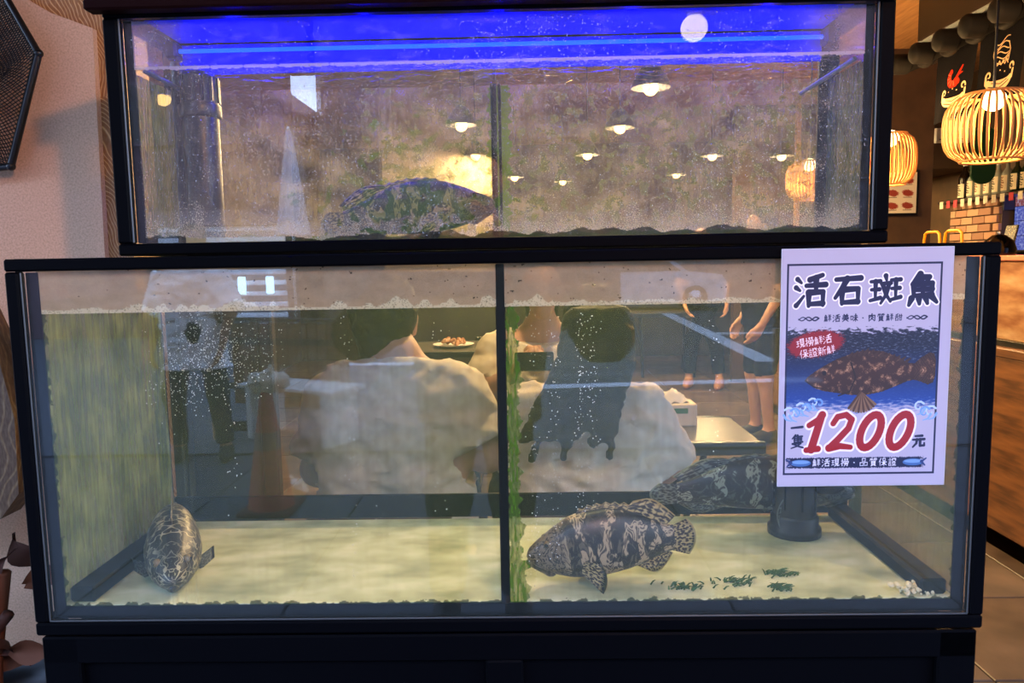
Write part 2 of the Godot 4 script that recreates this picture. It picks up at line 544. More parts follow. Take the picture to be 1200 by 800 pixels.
# Chinese characters as brush strokes on a 100 by 100 square: "xxyy xxyy / ..."
const GLYPH := {
	"fish": "4004 1434 / 3814 7014 5834 / 2034 2070 / 2034 8034 8070 / 2052 8052 / 2070 8070 / 5034 5070 / 1478 0698 / 3880 4096 / 6078 6696 / 8076 9694",
	"sheep": "3004 4220 / 7204 5820 / 1426 8826 / 1848 8248 / 0670 9470 / 5026 5098",
	"tongue": "8004 2016 / 0434 9634 / 5012 5056 / 1656 1698 / 1656 8456 8498 / 1692 8492",
	"drop3": "1812 6024 / 0438 4648 / 0694 3286 8866",
	"stone": "1015 9015 / 4615 3042 0872 / 3048 3092 / 3048 8248 8292 / 3088 8288",
	"king": "0618 9418 / 1248 8848 / 5018 5084 / 0288 9880",
	"text": "4606 5420 / 0430 9630 / 7832 5864 0494 / 2034 4864 9690",
	"mouth": "0808 0896 / 0808 9208 9296 / 0888 9288",
	"beauty": "3004 4214 / 7204 5814 / 1420 8620 / 1834 8234 / 0650 9450 / 5020 5050 / 1066 9066 / 5052 4076 1098 / 5268 9298",
	"not_yet": "2024 8024 / 0846 9246 / 5002 5098 / 4848 2876 0290 / 5248 7276 9890",
	"meat": "1022 1098 / 1022 9022 9092 8096 / 5002 4424 2246 / 4832 7454 / 5052 4070 2288 / 5064 7686",
	"axe": "8406 2418 / 2418 2060 0498 / 2444 9644 / 6444 6498",
	"shell": "2004 8004 / 2004 2074 / 8004 8074 / 2028 8028 / 2050 8050 / 2074 8074 / 3680 0898 / 6480 9698",
	"sweet_right": "0430 9630 / 2408 2494 / 7608 7694 / 2458 7658 / 2494 7694",
	"see": "2004 8004 / 2004 2062 / 8004 8062 / 2022 8022 / 2042 8042 / 2062 8062 / 3864 3084 0498 / 6264 6290 9690 9678",
	"hand": "1030 9230 / 5402 5492 3084 / 0666 9452",
	"fire": "2020 3040 / 8018 6640 / 5004 4860 1098 / 5250 9098",
	"labour_low": "0842 0256 / 0842 9642 8858 / 1666 8066 7294 6090 / 4854 4076 1098",
	"man": "8004 0450 / 5034 5098",
	"tree": "0424 9624 / 5000 5099 / 4826 2866 0284 / 5226 7266 9884",
	"speech": "5002 5412 / 0420 9620 / 1838 8238 / 1854 8254 / 1870 1898 / 1870 8270 8298 / 1894 8294",
	"climb": "1008 4408 0842 / 1622 3032 / 5804 9440 / 8806 7016 / 9618 8028 / 2846 7246 / 2256 2276 / 2256 7856 7876 / 2276 7876 / 3080 3892 / 7080 6292 / 0496 9696",
	"kin": "5000 5410 / 1016 9016 / 2822 3636 / 7222 6236 / 0440 9640 / 0660 9460 / 5040 5099 / 4662 1288 / 5462 8884",
	"one": "0650 9446",
	"bird": "3602 0844 / 2624 2698 / 5404 6014 / 2620 9420 / 2642 8842 / 2664 8864 / 5820 5888 / 2688 9888",
	"again": "1666 8066 5086 0699 / 2470 5886 9899",
	"dollar": "2212 7812 / 0440 9640 / 3640 3270 0498 / 6240 6290 9690 9670",
	"dot": "4652 5456",
}
const CHARS := {
	"活": [["drop3", 0, 0, 30, 100], ["tongue", 32, 0, 100, 100]], "石": [["stone", 0, 0, 100, 100]],
	"斑": [["king", 0, 8, 34, 92], ["text", 34, 2, 68, 98], ["king", 66, 6, 100, 94]], "魚": [["fish", 0, 0, 100, 100]],
	"鮮": [["fish", 0, 4, 50, 96], ["sheep", 52, 4, 100, 96]], "美": [["beauty", 0, 0, 100, 100]], "味": [["mouth", 0, 22, 34, 78], ["not_yet", 38, 0, 100, 100]],
	"肉": [["meat", 0, 0, 100, 100]], "質": [["axe", 2, 0, 50, 36], ["axe", 52, 0, 100, 36], ["shell", 14, 38, 88, 100]], "甜": [["tongue", 0, 4, 50, 96], ["sweet_right", 52, 8, 100, 96]],
	"現": [["king", 0, 8, 36, 92], ["see", 38, 0, 100, 100]], "撈": [["hand", 0, 0, 32, 100], ["fire", 38, 0, 66, 34], ["fire", 68, 0, 96, 34], ["labour_low", 34, 0, 100, 100]],
	"保": [["man", 0, 0, 32, 100], ["mouth", 48, 4, 86, 38], ["tree", 32, 38, 100, 100]], "證": [["speech", 0, 0, 40, 100], ["climb", 42, 0, 100, 100]],
	"新": [["kin", 0, 0, 52, 100], ["axe", 54, 2, 100, 98]], "一": [["one", 0, 0, 100, 100]], "隻": [["bird", 6, 0, 96, 62], ["again", 0, 0, 100, 100]],
	"元": [["dollar", 0, 0, 100, 100]], "品": [["mouth", 26, 0, 74, 42], ["mouth", 0, 50, 46, 98], ["mouth", 54, 50, 100, 98]], "・": [["dot", 0, 0, 100, 100]],
}

func letter(im: Image, ch: String, at: Vector2, size: float, w: float, c: Color, turn := 0.0, grow := 0.0) -> void:
	for part in CHARS[ch]:
		var wk := w * (0.75 if part[3] - part[1] < 60 else 1.0)
		for st in GLYPH[part[0]].split("/"):
			var pts := []
			for t in st.strip_edges().split(" ", false):
				var p := Vector2(t.substr(0, 2).to_float(), t.substr(2, 2).to_float()) / 100.0
				p = Vector2(lerpf(part[1], part[3], p.x), lerpf(part[2], part[4], p.y)) / 100.0
				p.y += (0.5 - p.x) * 0.05
				pts.append(at + (p * size).rotated(turn))
			var flat: bool = absf(pts[0].y - pts[-1].y) < absf(pts[0].x - pts[-1].x) * 0.4
			stroke(im, pts, wk * (0.72 if flat else 1.1) + grow, wk * (0.95 if flat else 0.6) + grow, c)

func write(im: Image, text: String, at: Vector2, size: float, step: float, w: float, c: Color, turn := 0.0) -> void:
	for i in text.length():
		letter(im, text[i], at + Vector2(step * i, 0).rotated(turn), size, w, c, turn)

func poster_image() -> Image:   # 543 by 738: the sheet
	var im := Image.create(543, 738, false, Image.FORMAT_RGBA8)
	var paper := Color(0.71, 0.7, 0.79)
	var navy := Color(0.055, 0.09, 0.25)
	im.fill(paper)
	for b in [[15, 43, 495, 6], [15, 43, 6, 660], [504, 43, 6, 660], [15, 697, 495, 6]]:
		im.fill_rect(Rect2i(b[0], b[1], b[2], b[3]), navy)
	# the sea photograph with a ragged upper and lower edge
	var n1 := fnl(0.02, 4, 3)
	var n2 := fnl(0.09, 3, 8)
	for y in range(222, 520):
		for x in range(21, 504):
			var rag := n1.get_noise_2d(x * 1.6, y * 5.0) * 26.0
			var top: float = clampf((y - 246 - rag) / 8.0, 0.0, 1.0)
			var bot: float = clampf((504 - y + rag * 1.2 - absf(x - 262) * 0.02) / 34.0, 0.0, 1.0)
			var deep := clampf((y - 300) / 170.0, 0.0, 1.0)
			var c := Color(0.07, 0.1, 0.19).lerp(Color(0.08, 0.25, 0.58), deep)
			c = c.lightened(clampf(n2.get_noise_2d(x * 0.6, y * 2.4) - 0.15, 0.0, 1.0) * (0.75 if y < 345 else 0.15))
			dab(im, x, y, c, top * bot)
	# the grouper on the picture, facing left, built as an outline with spots
	var spot := fnl(0.16, 2, 4, FastNoiseLite.TYPE_CELLULAR)
	var broad := fnl(0.03, 2, 9)
	var prof := [[0, 0, 0], [8, -10, 9], [30, -24, 26], [60, -40, 38], [100, -58, 47], [150, -72, 58], [200, -78, 62], [250, -70, 56], [300, -48, 40], [330, -28, 30], [352, -24, 27], [372, -40, 34], [398, -54, 46], [414, -50, 40], [420, -30, 20]]
	for x in 421:
		for k in prof.size() - 1:
			if x >= prof[k][0] and x <= prof[k + 1][0]:
				var t: float = float(x - prof[k][0]) / (prof[k + 1][0] - prof[k][0])
				var y0 := lerpf(prof[k][1], prof[k + 1][1], t)
				var y1 := lerpf(prof[k][2], prof[k + 1][2], t)
				for y in range(int(y0), int(y1) + 1):
					var q := (y - y0) / maxf(y1 - y0, 1.0)
					var s := spot.get_noise_2d(x * 1.5, y * 1.5)
					var base := Color(0.24, 0.14, 0.08).lerp(Color(0.78, 0.6, 0.45), clampf(0.5 + s * 1.1 + broad.get_noise_2d(x, y) * 1.2, 0.0, 1.0))
					if x > 352 and fmod(x * 0.35 + absf(y) * 0.25, 3.0) < 1.0:
						base = Color(0.3, 0.2, 0.12)
					dab(im, 80 + x, 402 + y - int(x * 0.07), base.darkened(0.3 * absf(q - 0.45)), 1.0)
				break
	for k in 12:   # dorsal spines and the pectoral fan
		stroke(im, [Vector2(220 + k * 17, 322 + absf(k - 3) * 3.2), Vector2(232 + k * 17, 306 + absf(k - 3) * 4.0)], 5, 2, Color(0.25, 0.16, 0.1))
		stroke(im, [Vector2(262, 442), Vector2(262, 442) + Vector2(0, 62).rotated(-0.9 + k * 0.14)], 3, 4, Color(0.3, 0.2, 0.13) if k % 2 else Color(0.5, 0.38, 0.27))
	stroke(im, [Vector2(82, 404), Vector2(110, 424), Vector2(140, 430)], 2.5, 1.5, Color(0.12, 0.07, 0.04))
	blot(im, Vector2(142, 380), 7, 7, 0, Color(0.08, 0.05, 0.03))
	stroke(im, [Vector2(228, 350), Vector2(244, 396), Vector2(226, 440), Vector2(190, 452)], 3, 2, Color(0.14, 0.09, 0.05))
	# curling waves in the lower corners of the picture
	for sd in [1.0, -1.0]:
		var x0: float = 22.0 if sd > 0 else 502.0
		for k in 6:
			var c0 := Vector2(x0 + sd * (12 + k * 19), 506 - k * 8 + 10 * (k % 2))
			var pts := []
			for i in 10:
				pts.append(c0 + Vector2(sd * cos(2.6 - i * 0.62), -sin(2.6 - i * 0.62)) * (20.0 - i * 1.6 - k * 0.8))
			if k < (6 if sd > 0 else 3):
				stroke(im, pts, 3.4, 1.6, Color(0.72, 0.83, 0.95) if k % 2 == 0 else Color(0.42, 0.62, 0.88))
				stroke(im, [c0 + Vector2(-sd * 20, 6), c0 + Vector2(-sd * 12, 20), c0 + Vector2(sd * 4, 25)], 4, 1.5, Color(0.5, 0.68, 0.92))
	# title, subtitle, flourishes
	var title := "活石斑魚"
	for i in 4:
		letter(im, title[i], Vector2(44 + i * 119, 76), 98, 9.6, Color(0.97, 0.97, 1.0), 0.0, 4.5)
		letter(im, title[i], Vector2(44 + i * 119, 76), 98, 9.6, navy)
	write(im, "鮮活美味・肉質鮮甜", Vector2(137, 199), 23, 28.4, 1.7, navy)
	for sx in [55.0, 402.0]:
		for k in 2:
			var pts := []
			for i in 14:
				pts.append(Vector2(sx + i * 5.0, 212 + sin(i * 0.75 + k * 2.6) * 5.5))
			stroke(im, pts, 1.2, 2.2, navy)
	# the red brush mark with two lines
	blot(im, Vector2(112, 290), 90, 40, -0.14, Color(0.55, 0.07, 0.12), 0.22, fnl(0.25, 2, 6))
	write(im, "現撈鮮活", Vector2(48, 276), 27, 29.0, 1.9, Color(0.93, 0.86, 0.88), -0.15)
	write(im, "保證新鮮", Vector2(60, 309), 27, 29.0, 1.9, Color(0.93, 0.86, 0.88), -0.15)
	# the price
	for pass_ in 2:
		var g := 6.5 if pass_ == 0 else 0.0
		var c := Color(0.96, 0.94, 0.97) if pass_ == 0 else Color(0.62, 0.055, 0.1)
		stroke(im, [Vector2(98, 545), Vector2(128, 528), Vector2(140, 512)], 9 + g, 12 + g, c)
		stroke(im, [Vector2(138, 514), Vector2(106, 622)], 12 + g, 13 + g, c)
		stroke(im, [Vector2(90, 624), Vector2(128, 620)], 9 + g, 10 + g, c)
		stroke(im, [Vector2(176, 540), Vector2(190, 519), Vector2(218, 513), Vector2(236, 528), Vector2(226, 556), Vector2(192, 592), Vector2(166, 617)], 9 + g, 11 + g, c)
		stroke(im, [Vector2(164, 618), Vector2(200, 612), Vector2(234, 616)], 12 + g, 8 + g, c)
		for zx in [298.0, 394.0]:
			var pts := []
			for i in 25:
				var a := TAU * i / 24
				pts.append(Vector2(zx, 566) + Vector2(30 * cos(a) - 17 * sin(a), 52 * sin(a)))
			stroke(im, pts, 12 + g, 12 + g, c)
	letter(im, "一", Vector2(38, 532), 40, 4.2, navy)
	letter(im, "隻", Vector2(38, 575), 42, 3.0, navy)
	letter(im, "元", Vector2(436, 578), 40, 4.4, navy)
	# the banner
	var rag2 := fnl(0.3, 2, 2)
	for y in range(644, 688):
		for x in range(24, 474):
			var e := minf(x - 30 + rag2.get_noise_1d(y * 3.0) * 22.0, 468 - x + rag2.get_noise_1d(y * 3.0 + 90) * 22.0)
			var v := 17.0 - absf(y - 665) + rag2.get_noise_1d(x * 0.8) * 3.0
			dab(im, x, y, navy, minf(e, v))
	write(im, "鮮活現撈・品質保證", Vector2(112, 652), 25, 31.0, 1.8, Color(0.9, 0.9, 0.95))
	for k in 2:
		var fx: float = 72.0 if k == 0 else 440.0
		blot(im, Vector2(fx, 665), 34, 11, 0, Color(0.25, 0.42, 0.66))
		blot(im, Vector2(fx, 662), 30, 6, 0, Color(0.45, 0.62, 0.82))
		var tx: float = -38.0 if k == 0 else 34.0
		stroke(im, [Vector2(fx + tx * 0.8, 664), Vector2(fx + tx * 1.25, 654)], 4, 2, Color(0.12, 0.22, 0.45))
		stroke(im, [Vector2(fx + tx * 0.8, 664), Vector2(fx + tx * 1.15, 676)], 4, 2, Color(0.12, 0.22, 0.45))
	return im

# Grouper skin: u from the snout to the tail root, v round the body (0 and 1 the back, 0.5 the belly)
func skin_image(sd: int, pale: Color, dark: Color, bars: float, mesh_lines := false) -> Image:
	var W := 512
	var H := 320
	var im := Image.create(W, H, false, Image.FORMAT_RGBA8)
	var big := fnl(0.011, 3, sd)
	var wob := fnl(0.02, 2, sd + 1)
	var cellular := fnl(0.045, 1, sd + 2, FastNoiseLite.TYPE_CELLULAR)
	cellular.cellular_return_type = FastNoiseLite.RETURN_DISTANCE
	var net := fnl(0.034, 1, sd + 3, FastNoiseLite.TYPE_CELLULAR)
	net.cellular_return_type = FastNoiseLite.RETURN_DISTANCE2_SUB
	for y in H:
		var v := absf(float(y) / H - 0.5) * 2.0    # 1 back, 0 belly
		for x in W:
			var u := float(x) / W
			var yy := minf(y, H - y) * 1.0
			var wx := x + wob.get_noise_2d(x, yy) * 26.0
			var wy := yy + wob.get_noise_2d(x + 300, yy) * 20.0
			var c: Color
			if mesh_lines:
				var e := net.get_noise_2d(wx * 0.9, wy * 1.3)
				c = pale.lerp(dark, smoothstep(-0.93, -0.82, e))
				c = c.lerp(dark, clampf(big.get_noise_2d(x, yy) * 0.8, 0.0, 0.8))
			else:
				var body := clampf((u - 0.2) * 5.0, 0.0, 1.0)
				var bar := sin(u * 26.0 + wob.get_noise_2d(x * 0.7, yy * 0.7) * 3.2) * bars * body
				var f := bar + big.get_noise_2d(x * 1.3, yy) * 1.5 - 0.12
				var s := cellular.get_noise_2d(wx * 1.9, wy * 1.9)
				c = dark.lerp(pale, smoothstep(-0.02, 0.12, f))
				if f > -0.02:
					c = c.lerp(dark.lerp(pale, 0.25), smoothstep(-0.6, -0.74, s))
				else:
					c = c.lerp(pale.darkened(0.35), smoothstep(-0.5, -0.3, s) * (0.75 if v < 0.7 else 0.45))
				if u < 0.28:    # the head is finely spotted on a brown ground
					var hs := cellular.get_noise_2d(wx * 2.6 + 50, wy * 2.6)
					var hc := pale.darkened(0.3).lerp(dark, smoothstep(-0.55, -0.75, hs))
					c = c.lerp(hc, smoothstep(0.28, 0.2, u))
			im.set_pixel(x, y, c)
	return im

func fin_image(sd: int, pale: Color, dark: Color) -> Image:
	var im := Image.create(128, 64, false, Image.FORMAT_RGBA8)
	var n := fnl(0.09, 1, sd, FastNoiseLite.TYPE_CELLULAR)
	n.cellular_return_type = FastNoiseLite.RETURN_DISTANCE
	for y in 64:
		for x in 128:
			var c := dark.lerp(pale, smoothstep(-0.7, -0.45, n.get_noise_2d(x * 1.2, y * 1.2)))
			if x % 9 < 2:
				c = c.darkened(0.35)
			im.set_pixel(x, y, c if y > 4 else pale)
	return im

# Films on glass. kind 0: mist above the lower waterline; 1: algae and drips on the lower front glass; 2: mist and spatter on the upper front glass; 3: algae on the upper back glass; 4: algae on a side glass
func film_image(kind: int, W: int, H: int) -> Image:
	var im := Image.create(W, H, false, Image.FORMAT_RGBA8)
	var a := fnl(0.012, 4, 21 + kind)
	var b := fnl(0.06, 3, 31 + kind)
	var g := fnl(0.35, 2, 41 + kind)
	for y in H:
		var v := float(y) / H
		for x in W:
			var u := float(x) / W
			var c := Color(0.6, 0.6, 0.55, 0.0)
			match kind:
				0:
					var k := 0.84 + a.get_noise_2d(x, y * 3.0) * 0.14 + b.get_noise_2d(x, y) * 0.1 + g.get_noise_2d(x, y) * 0.08
					c = Color(0.68, 0.6, 0.48, k)
					if b.get_noise_2d(x * 1.6 + 500, y * 2.2) > 0.64:
						c = Color(0.25, 0.19, 0.12, 0.75)
					var foam := H - 5.0 - maxf(a.get_noise_2d(x * 2.5, 7.0) + 0.1, -0.1) * 16.0 * (1.0 if u > 0.1 and u < 0.56 else 0.3)
					if y > foam:
						c = Color(0.8, 0.77, 0.64, 0.9 if g.get_noise_2d(x * 1.5, y * 1.5) > -0.35 else 0.35)
				1:
					var drip := b.get_noise_2d(x * 1.8, y * 0.12)
					c = Color(0.5, 0.54, 0.42, clampf(0.008 + drip * 0.05 + a.get_noise_2d(x, y) * 0.035, 0.0, 0.3))
					var edge := minf(minf(u, 1.0 - u) * W, (1.0 - v) * H * 1.3)
					var post := (u - 0.5095) * W
					var near := (12.0 if post > 0 else 3.0) + a.get_noise_2d(7.0, y * 4.0) * 9.0 + (7.0 if v > 0.85 else 0.0)
					if absf(post) < near and post > -9:
						c = Color(0.26, 0.4, 0.08, clampf(0.75 + b.get_noise_2d(x * 3.0, y * 0.6) * 0.5, 0.0, 1.0))
					elif edge < 4.0 + b.get_noise_2d(x, y) * 7.0:
						c = Color(0.12, 0.2, 0.05, 0.75)
					elif u > 0.11 and u < 0.16 and v > 0.4:
						c.a += maxf(0.0, b.get_noise_2d(x * 3.0, y * 0.1)) * 0.3
				2:
					var ends := maxf(smoothstep(0.1, 0.0, u), smoothstep(0.88, 1.0, u))
					var top := v < 0.2
					if top:
						var k := ends * 0.6 + clampf(a.get_noise_2d(x * 1.5, y * 4.0) - 0.12, 0.0, 1.0) * 0.3 + 0.01
						c = Color(0.72, 0.66, 0.66, clampf(k + g.get_noise_2d(x, y) * 0.2 * k, 0.0, 0.9))
					else:
						var low := smoothstep(0.82, 1.0, v + a.get_noise_2d(x * 2.0, 3.0) * 0.08)
						var speck := g.get_noise_2d(x * 1.4, y * 1.4)
						var k := 0.02 + clampf(a.get_noise_2d(x, y), 0.0, 1.0) * 0.14 + low * 0.42
						c = Color(0.7, 0.68, 0.6, clampf(k, 0.0, 0.85))
						if speck > 0.5 - low * 0.35 - maxf(0.0, a.get_noise_2d(x + 900, y * 1.3)) * 0.3:
							c = Color(0.85, 0.82, 0.74, 0.5)
						if absf(v - 0.205) < 0.008 + 0.006 * b.get_noise_1d(x):
							c = Color(0.75, 0.72, 0.72, 0.8)
						var gx := absf(u - 0.385)
						if b.get_noise_2d(x * 0.6 + 40, y * 0.6) + (0.075 - gx) * 4.0 - absf(v - 0.82) * 1.6 > 0.02:
							c = Color(0.34, 0.52, 0.16, 0.3)
					if v > 0.975 + b.get_noise_1d(x * 0.25) * 0.03:
						c = Color(0.6, 0.58, 0.42, 0.8) if u > 0.06 and u < 0.2 else Color(0.07, 0.08, 0.06, 0.8)
				3:
					var m := b.get_noise_2d(x * 0.8, y * 0.8) + 0.35 * g.get_noise_2d(x, y)
					var zone := a.get_noise_2d(x * 0.8 + 200, y * 1.1) + (v - 0.5) * 0.3
					c = Color(0.78, 0.74, 0.54, clampf(0.3 + zone * 0.6 + b.get_noise_2d(x * 3.0, y * 0.2) * 0.15, 0.04, 0.8))
					if m > 0.24 - maxf(zone, 0.0) * 0.4 and u > 0.28:
						c = Color(0.56, 0.6, 0.24, 0.6)
					var pst := absf(u - 0.497) * W
					if pst < 14.0 + b.get_noise_1d(y * 1.2) * 8.0 or v > 0.955 + b.get_noise_1d(x * 0.4) * 0.03:
						c = Color(0.42, 0.56, 0.12, 0.8)
				5:
					c = Color(0.42, 0.44, 0.16, clampf(0.09 + a.get_noise_2d(x, y) * 0.1 + b.get_noise_2d(x * 2.0, y * 0.2) * 0.07, 0.02, 0.4))
				4:
					var st := b.get_noise_2d(x * 1.6, y * 0.14)
					c = Color(0.27, 0.33, 0.15).lerp(Color(0.52, 0.55, 0.33), clampf(0.4 + st * 0.5 + a.get_noise_2d(x, y) * 0.6, 0.0, 1.0))
					c.a = clampf(0.8 + st * 0.25 + g.get_noise_2d(x, y) * 0.05, 0.3, 0.95)
			im.set_pixel(x, y, c)
	return im

func wood_image(light: Color, dark: Color, rings: float, sd: int, ctr: Vector2) -> Image:
	var im := Image.create(384, 384, false, Image.FORMAT_RGBA8)
	var n := fnl(0.006, 3, sd)
	var f := fnl(0.2, 2, sd + 5)
	for y in 384:
		for x in 384:
			var d := Vector2((x - ctr.x) * 1.5, y - ctr.y).length() + n.get_noise_2d(x, y) * 30.0
			var s := fposmod(d * rings, 1.0)
			var k := smoothstep(0.0, 0.22, s) * (1.0 - smoothstep(0.78, 1.0, s))
			var c := light.lerp(dark, k * 0.95)
			im.set_pixel(x, y, c.lightened(f.get_noise_2d(x, y * 0.3) * 0.12))
	return im

func noren_image(which: int) -> Image:
	var im := Image.create(220, 260, false, Image.FORMAT_RGBA8)
	im.fill(Color(0.035, 0.03, 0.04))
	var n := fnl(0.5, 2, 3)
	for y in 260:
		for x in 220:
			im.set_pixel(x, y, im.get_pixel(x, y).lightened(clampf(n.get_noise_2d(x * 0.4, y * 2.0) * 0.05 + 0.02, 0.0, 0.1)))
	var cream := Color(0.8, 0.66, 0.5)
	# a bowl-shaped wave with two curling horns
	for k in 30:
		var a := PI * k / 29.0
		stroke(im, [Vector2(112 + 56 * cos(a), 178 + 34 * sin(a)), Vector2(112 + 44 * cos(a), 176 + 8 * sin(a))], 3, 3, cream)
	for sd in [-1.0, 1.0]:
		var pts := []
		for i in 12:
			var a := i * 0.42
			pts.append(Vector2(112 + sd * 46, 164 - (14 if sd > 0 else 4)) + Vector2(sd * cos(a) * 13, -sin(a) * 15) * (1.0 - i * 0.06))
		stroke(im, pts, 4, 2, cream)
		stroke(im, [Vector2(112 + sd * 58, 162), Vector2(112 + sd * 55, 184)], 5, 6, cream)
	stroke(im, [Vector2(70, 196), Vector2(110, 206), Vector2(150, 190)], 1.4, 1.4, Color(0.1, 0.07, 0.06))
	stroke(im, [Vector2(82, 186), Vector2(112, 194), Vector2(140, 184)], 1.2, 1.2, Color(0.1, 0.07, 0.06))
	for k in 3:
		blot(im, Vector2(92 + k * 18, 158 - (k % 2) * 8), 2.5, 2.5, 0, cream)
	if which == 0:   # a curled prawn
		var red := Color(0.62, 0.13, 0.07)
		for k in 9:
			var a := 0.7 + k * 0.42
			blot(im, Vector2(108, 108) + Vector2(cos(a) * 22, sin(a) * 26), 15 - k * 0.7, 12 - k * 0.5, a, red)
		stroke(im, [Vector2(122, 118), Vector2(138, 94), Vector2(150, 78)], 6, 3, red)
		stroke(im, [Vector2(134, 104), Vector2(150, 100)], 4, 2, red)
		for k in 5:
			var a := 1.4 + k * 0.55
			stroke(im, [Vector2(108, 108) + Vector2(cos(a), sin(a)) * 14, Vector2(108, 108) + Vector2(cos(a), sin(a)) * 32], 1, 1, Color(0.85, 0.45, 0.35))
	else:            # a lobster tail drawn in lines
		for k in 6:
			var y := 62 + k * 13
			var pts := []
			for i in 9:
				pts.append(Vector2(84 + i * 7, y + 8 * sin(i * 0.7 + k) - i * 1.0))
			stroke(im, pts, 1.6, 1.6, cream)
		for k in 4:
			stroke(im, [Vector2(86 + k * 14, 132), Vector2(92 + k * 14, 120), Vector2(98 + k * 14, 134)], 1.6, 1.6, cream)
		stroke(im, [Vector2(82, 66), Vector2(78, 96), Vector2(90, 128)], 1.6, 1.6, cream)
		stroke(im, [Vector2(138, 66), Vector2(146, 92), Vector2(140, 126)], 1.6, 1.6, cream)
	return im

func seafood_screen() -> Image:
	var im := Image.create(120, 220, false, Image.FORMAT_RGBA8)
	var n := fnl(0.12, 2, 12, FastNoiseLite.TYPE_CELLULAR)
	for y in 220:
		for x in 120:
			var k := n.get_noise_2d(x * 0.9, y * 0.9)
			var warm := y < 56 and x < 60
			var c := (Color(0.5, 0.16, 0.14) if warm else Color(0.2, 0.27, 0.7)).lerp(Color(0.82, 0.85, 1.0), clampf(k + 0.9, 0.0, 1.0) if k > -0.75 else 0.1)
			if x % 60 < 2 or y % 55 < 2:
				c = Color(0.05, 0.05, 0.2)
			im.set_pixel(x, y, c)
	return im

func menu_image() -> Image:
	var im := Image.create(96, 128, false, Image.FORMAT_RGBA8)
	im.fill(Color(0.85, 0.82, 0.76))
	for j in 3:
		for i in 2:
			blot(im, Vector2(26 + i * 44, 24 + j * 40), 16, 10, 0.2, Color(0.55, 0.2, 0.15), 0.3, fnl(0.3, 2, i + j * 3))
			stroke(im, [Vector2(14 + i * 44, 38 + j * 40), Vector2(38 + i * 44, 38 + j * 40)], 1, 1, Color(0.4, 0.35, 0.32))
	return im

func label_image(ink: Color) -> Image:
	var im := Image.create(40, 64, false, Image.FORMAT_RGBA8)
	im.fill(Color(0.84, 0.79, 0.68))
	for k in 5:
		stroke(im, [Vector2(12, 8 + k * 10), Vector2(20 + (k % 3) * 4, 12 + k * 10), Vector2(26, 8 + k * 10 + (k % 2) * 5)], 1.8, 1.2, ink)
		stroke(im, [Vector2(18, 6 + k * 10), Vector2(17, 14 + k * 10)], 1.4, 1.0, ink)
	return im

func pane(a: float, tint := Color(0.75, 0.85, 0.8), spec := 0.5) -> StandardMaterial3D:
	var m := mat(Color(tint, a), 0.0, 0.0, spec)
	m.transparency = BaseMaterial3D.TRANSPARENCY_ALPHA
	return m

func omni(at: Vector3, c: Color, e: float, size := 0.05, parent: Node = null) -> void:
	var l := OmniLight3D.new()
	l.name = "lamp_light"
	l.light_color = c
	l.light_energy = e
	l.light_size = size
	l.omni_range = 30.0
	l.omni_attenuation = 2.0
	l.shadow_enabled = true
	(parent if parent else self).add_child(l, true)
	l.position = at

func area(at: Vector3, rot: Vector3, size: Vector2, c: Color, e: float, parent: Node = null) -> void:
	var l := AreaLight3D.new()
	l.name = "strip_light"
	l.light_color = c
	l.light_energy = e
	l.area_size = size
	l.area_normalize_energy = true
	l.area_range = 30.0
	l.shadow_enabled = true
	(parent if parent else self).add_child(l, true)
	l.position = at
	l.rotation = rot

func film(called: String, im: Image, c: Vector3, w: float, h: float, parent: Node, back := 0.5, turn := 0.0) -> MeshInstance3D:
	var q := MB.new()
	var b := Basis(UPV, turn)
	q.face(b * Vector3(-w / 2, -h / 2, 0), b * Vector3(w / 2, -h / 2, 0), b * Vector3(w / 2, h / 2, 0), b * Vector3(-w / 2, h / 2, 0))
	var m := tmat(im, 0.85, true)
	m.backlight_enabled = true
	m.backlight = Color(back, back, back)
	m.metallic_specular = 0.2
	return put(called, q.mesh(), m, parent, c)

func water_mesh(x0: float, x1: float, y0: float, y1: float, z0: float, z1: float, amp: float, n: FastNoiseLite) -> ArrayMesh:
	var m := MB.new()
	m.grid(90, 24, func(t): return Vector3(lerpf(x0, x1, t.x), y1 + amp * n.get_noise_2d(lerpf(x0, x1, t.x) * 260.0, t.y * 90.0), lerpf(z1, z0, t.y)))
	var k := Vector3(0, 0, 0)
	m.face(Vector3(x0, y0, z0), Vector3(x1, y0, z0), Vector3(x1, y1 - amp, z0), Vector3(x0, y1 - amp, z0))
	m.face(Vector3(x1, y0, z1), Vector3(x0, y0, z1), Vector3(x0, y1 - amp, z1), Vector3(x1, y1 - amp, z1))
	m.face(Vector3(x0, y0, z1), Vector3(x0, y0, z0), Vector3(x0, y1 - amp, z0), Vector3(x0, y1 - amp, z1))
	m.face(Vector3(x1, y0, z0), Vector3(x1, y0, z1), Vector3(x1, y1 - amp, z1), Vector3(x1, y1 - amp, z0))
	m.face(Vector3(x0, y0, z1), Vector3(x1, y0, z1), Vector3(x1, y0, z0), Vector3(x0, y0, z0))
	return m.mesh(false)

func beads(called: String, spots: PackedVector3Array, radii: PackedFloat32Array, flat: float, mt: Material, parent: Node) -> void:
	var s := SphereMesh.new()
	s.radius = 1.0
	s.height = 2.0
	s.radial_segments = 7
	s.rings = 4
	s.material = mt
	var mm := MultiMesh.new()
	mm.transform_format = MultiMesh.TRANSFORM_3D
	mm.mesh = s
	mm.instance_count = spots.size()
	for i in spots.size():
		mm.set_instance_transform(i, Transform3D(Basis.from_scale(Vector3(radii[i], radii[i], radii[i] * flat)), spots[i]))
	var o := MultiMeshInstance3D.new()
	o.name = called
	o.multimesh = mm
	o.set_meta("kind", "stuff")
	parent.add_child(o, true)

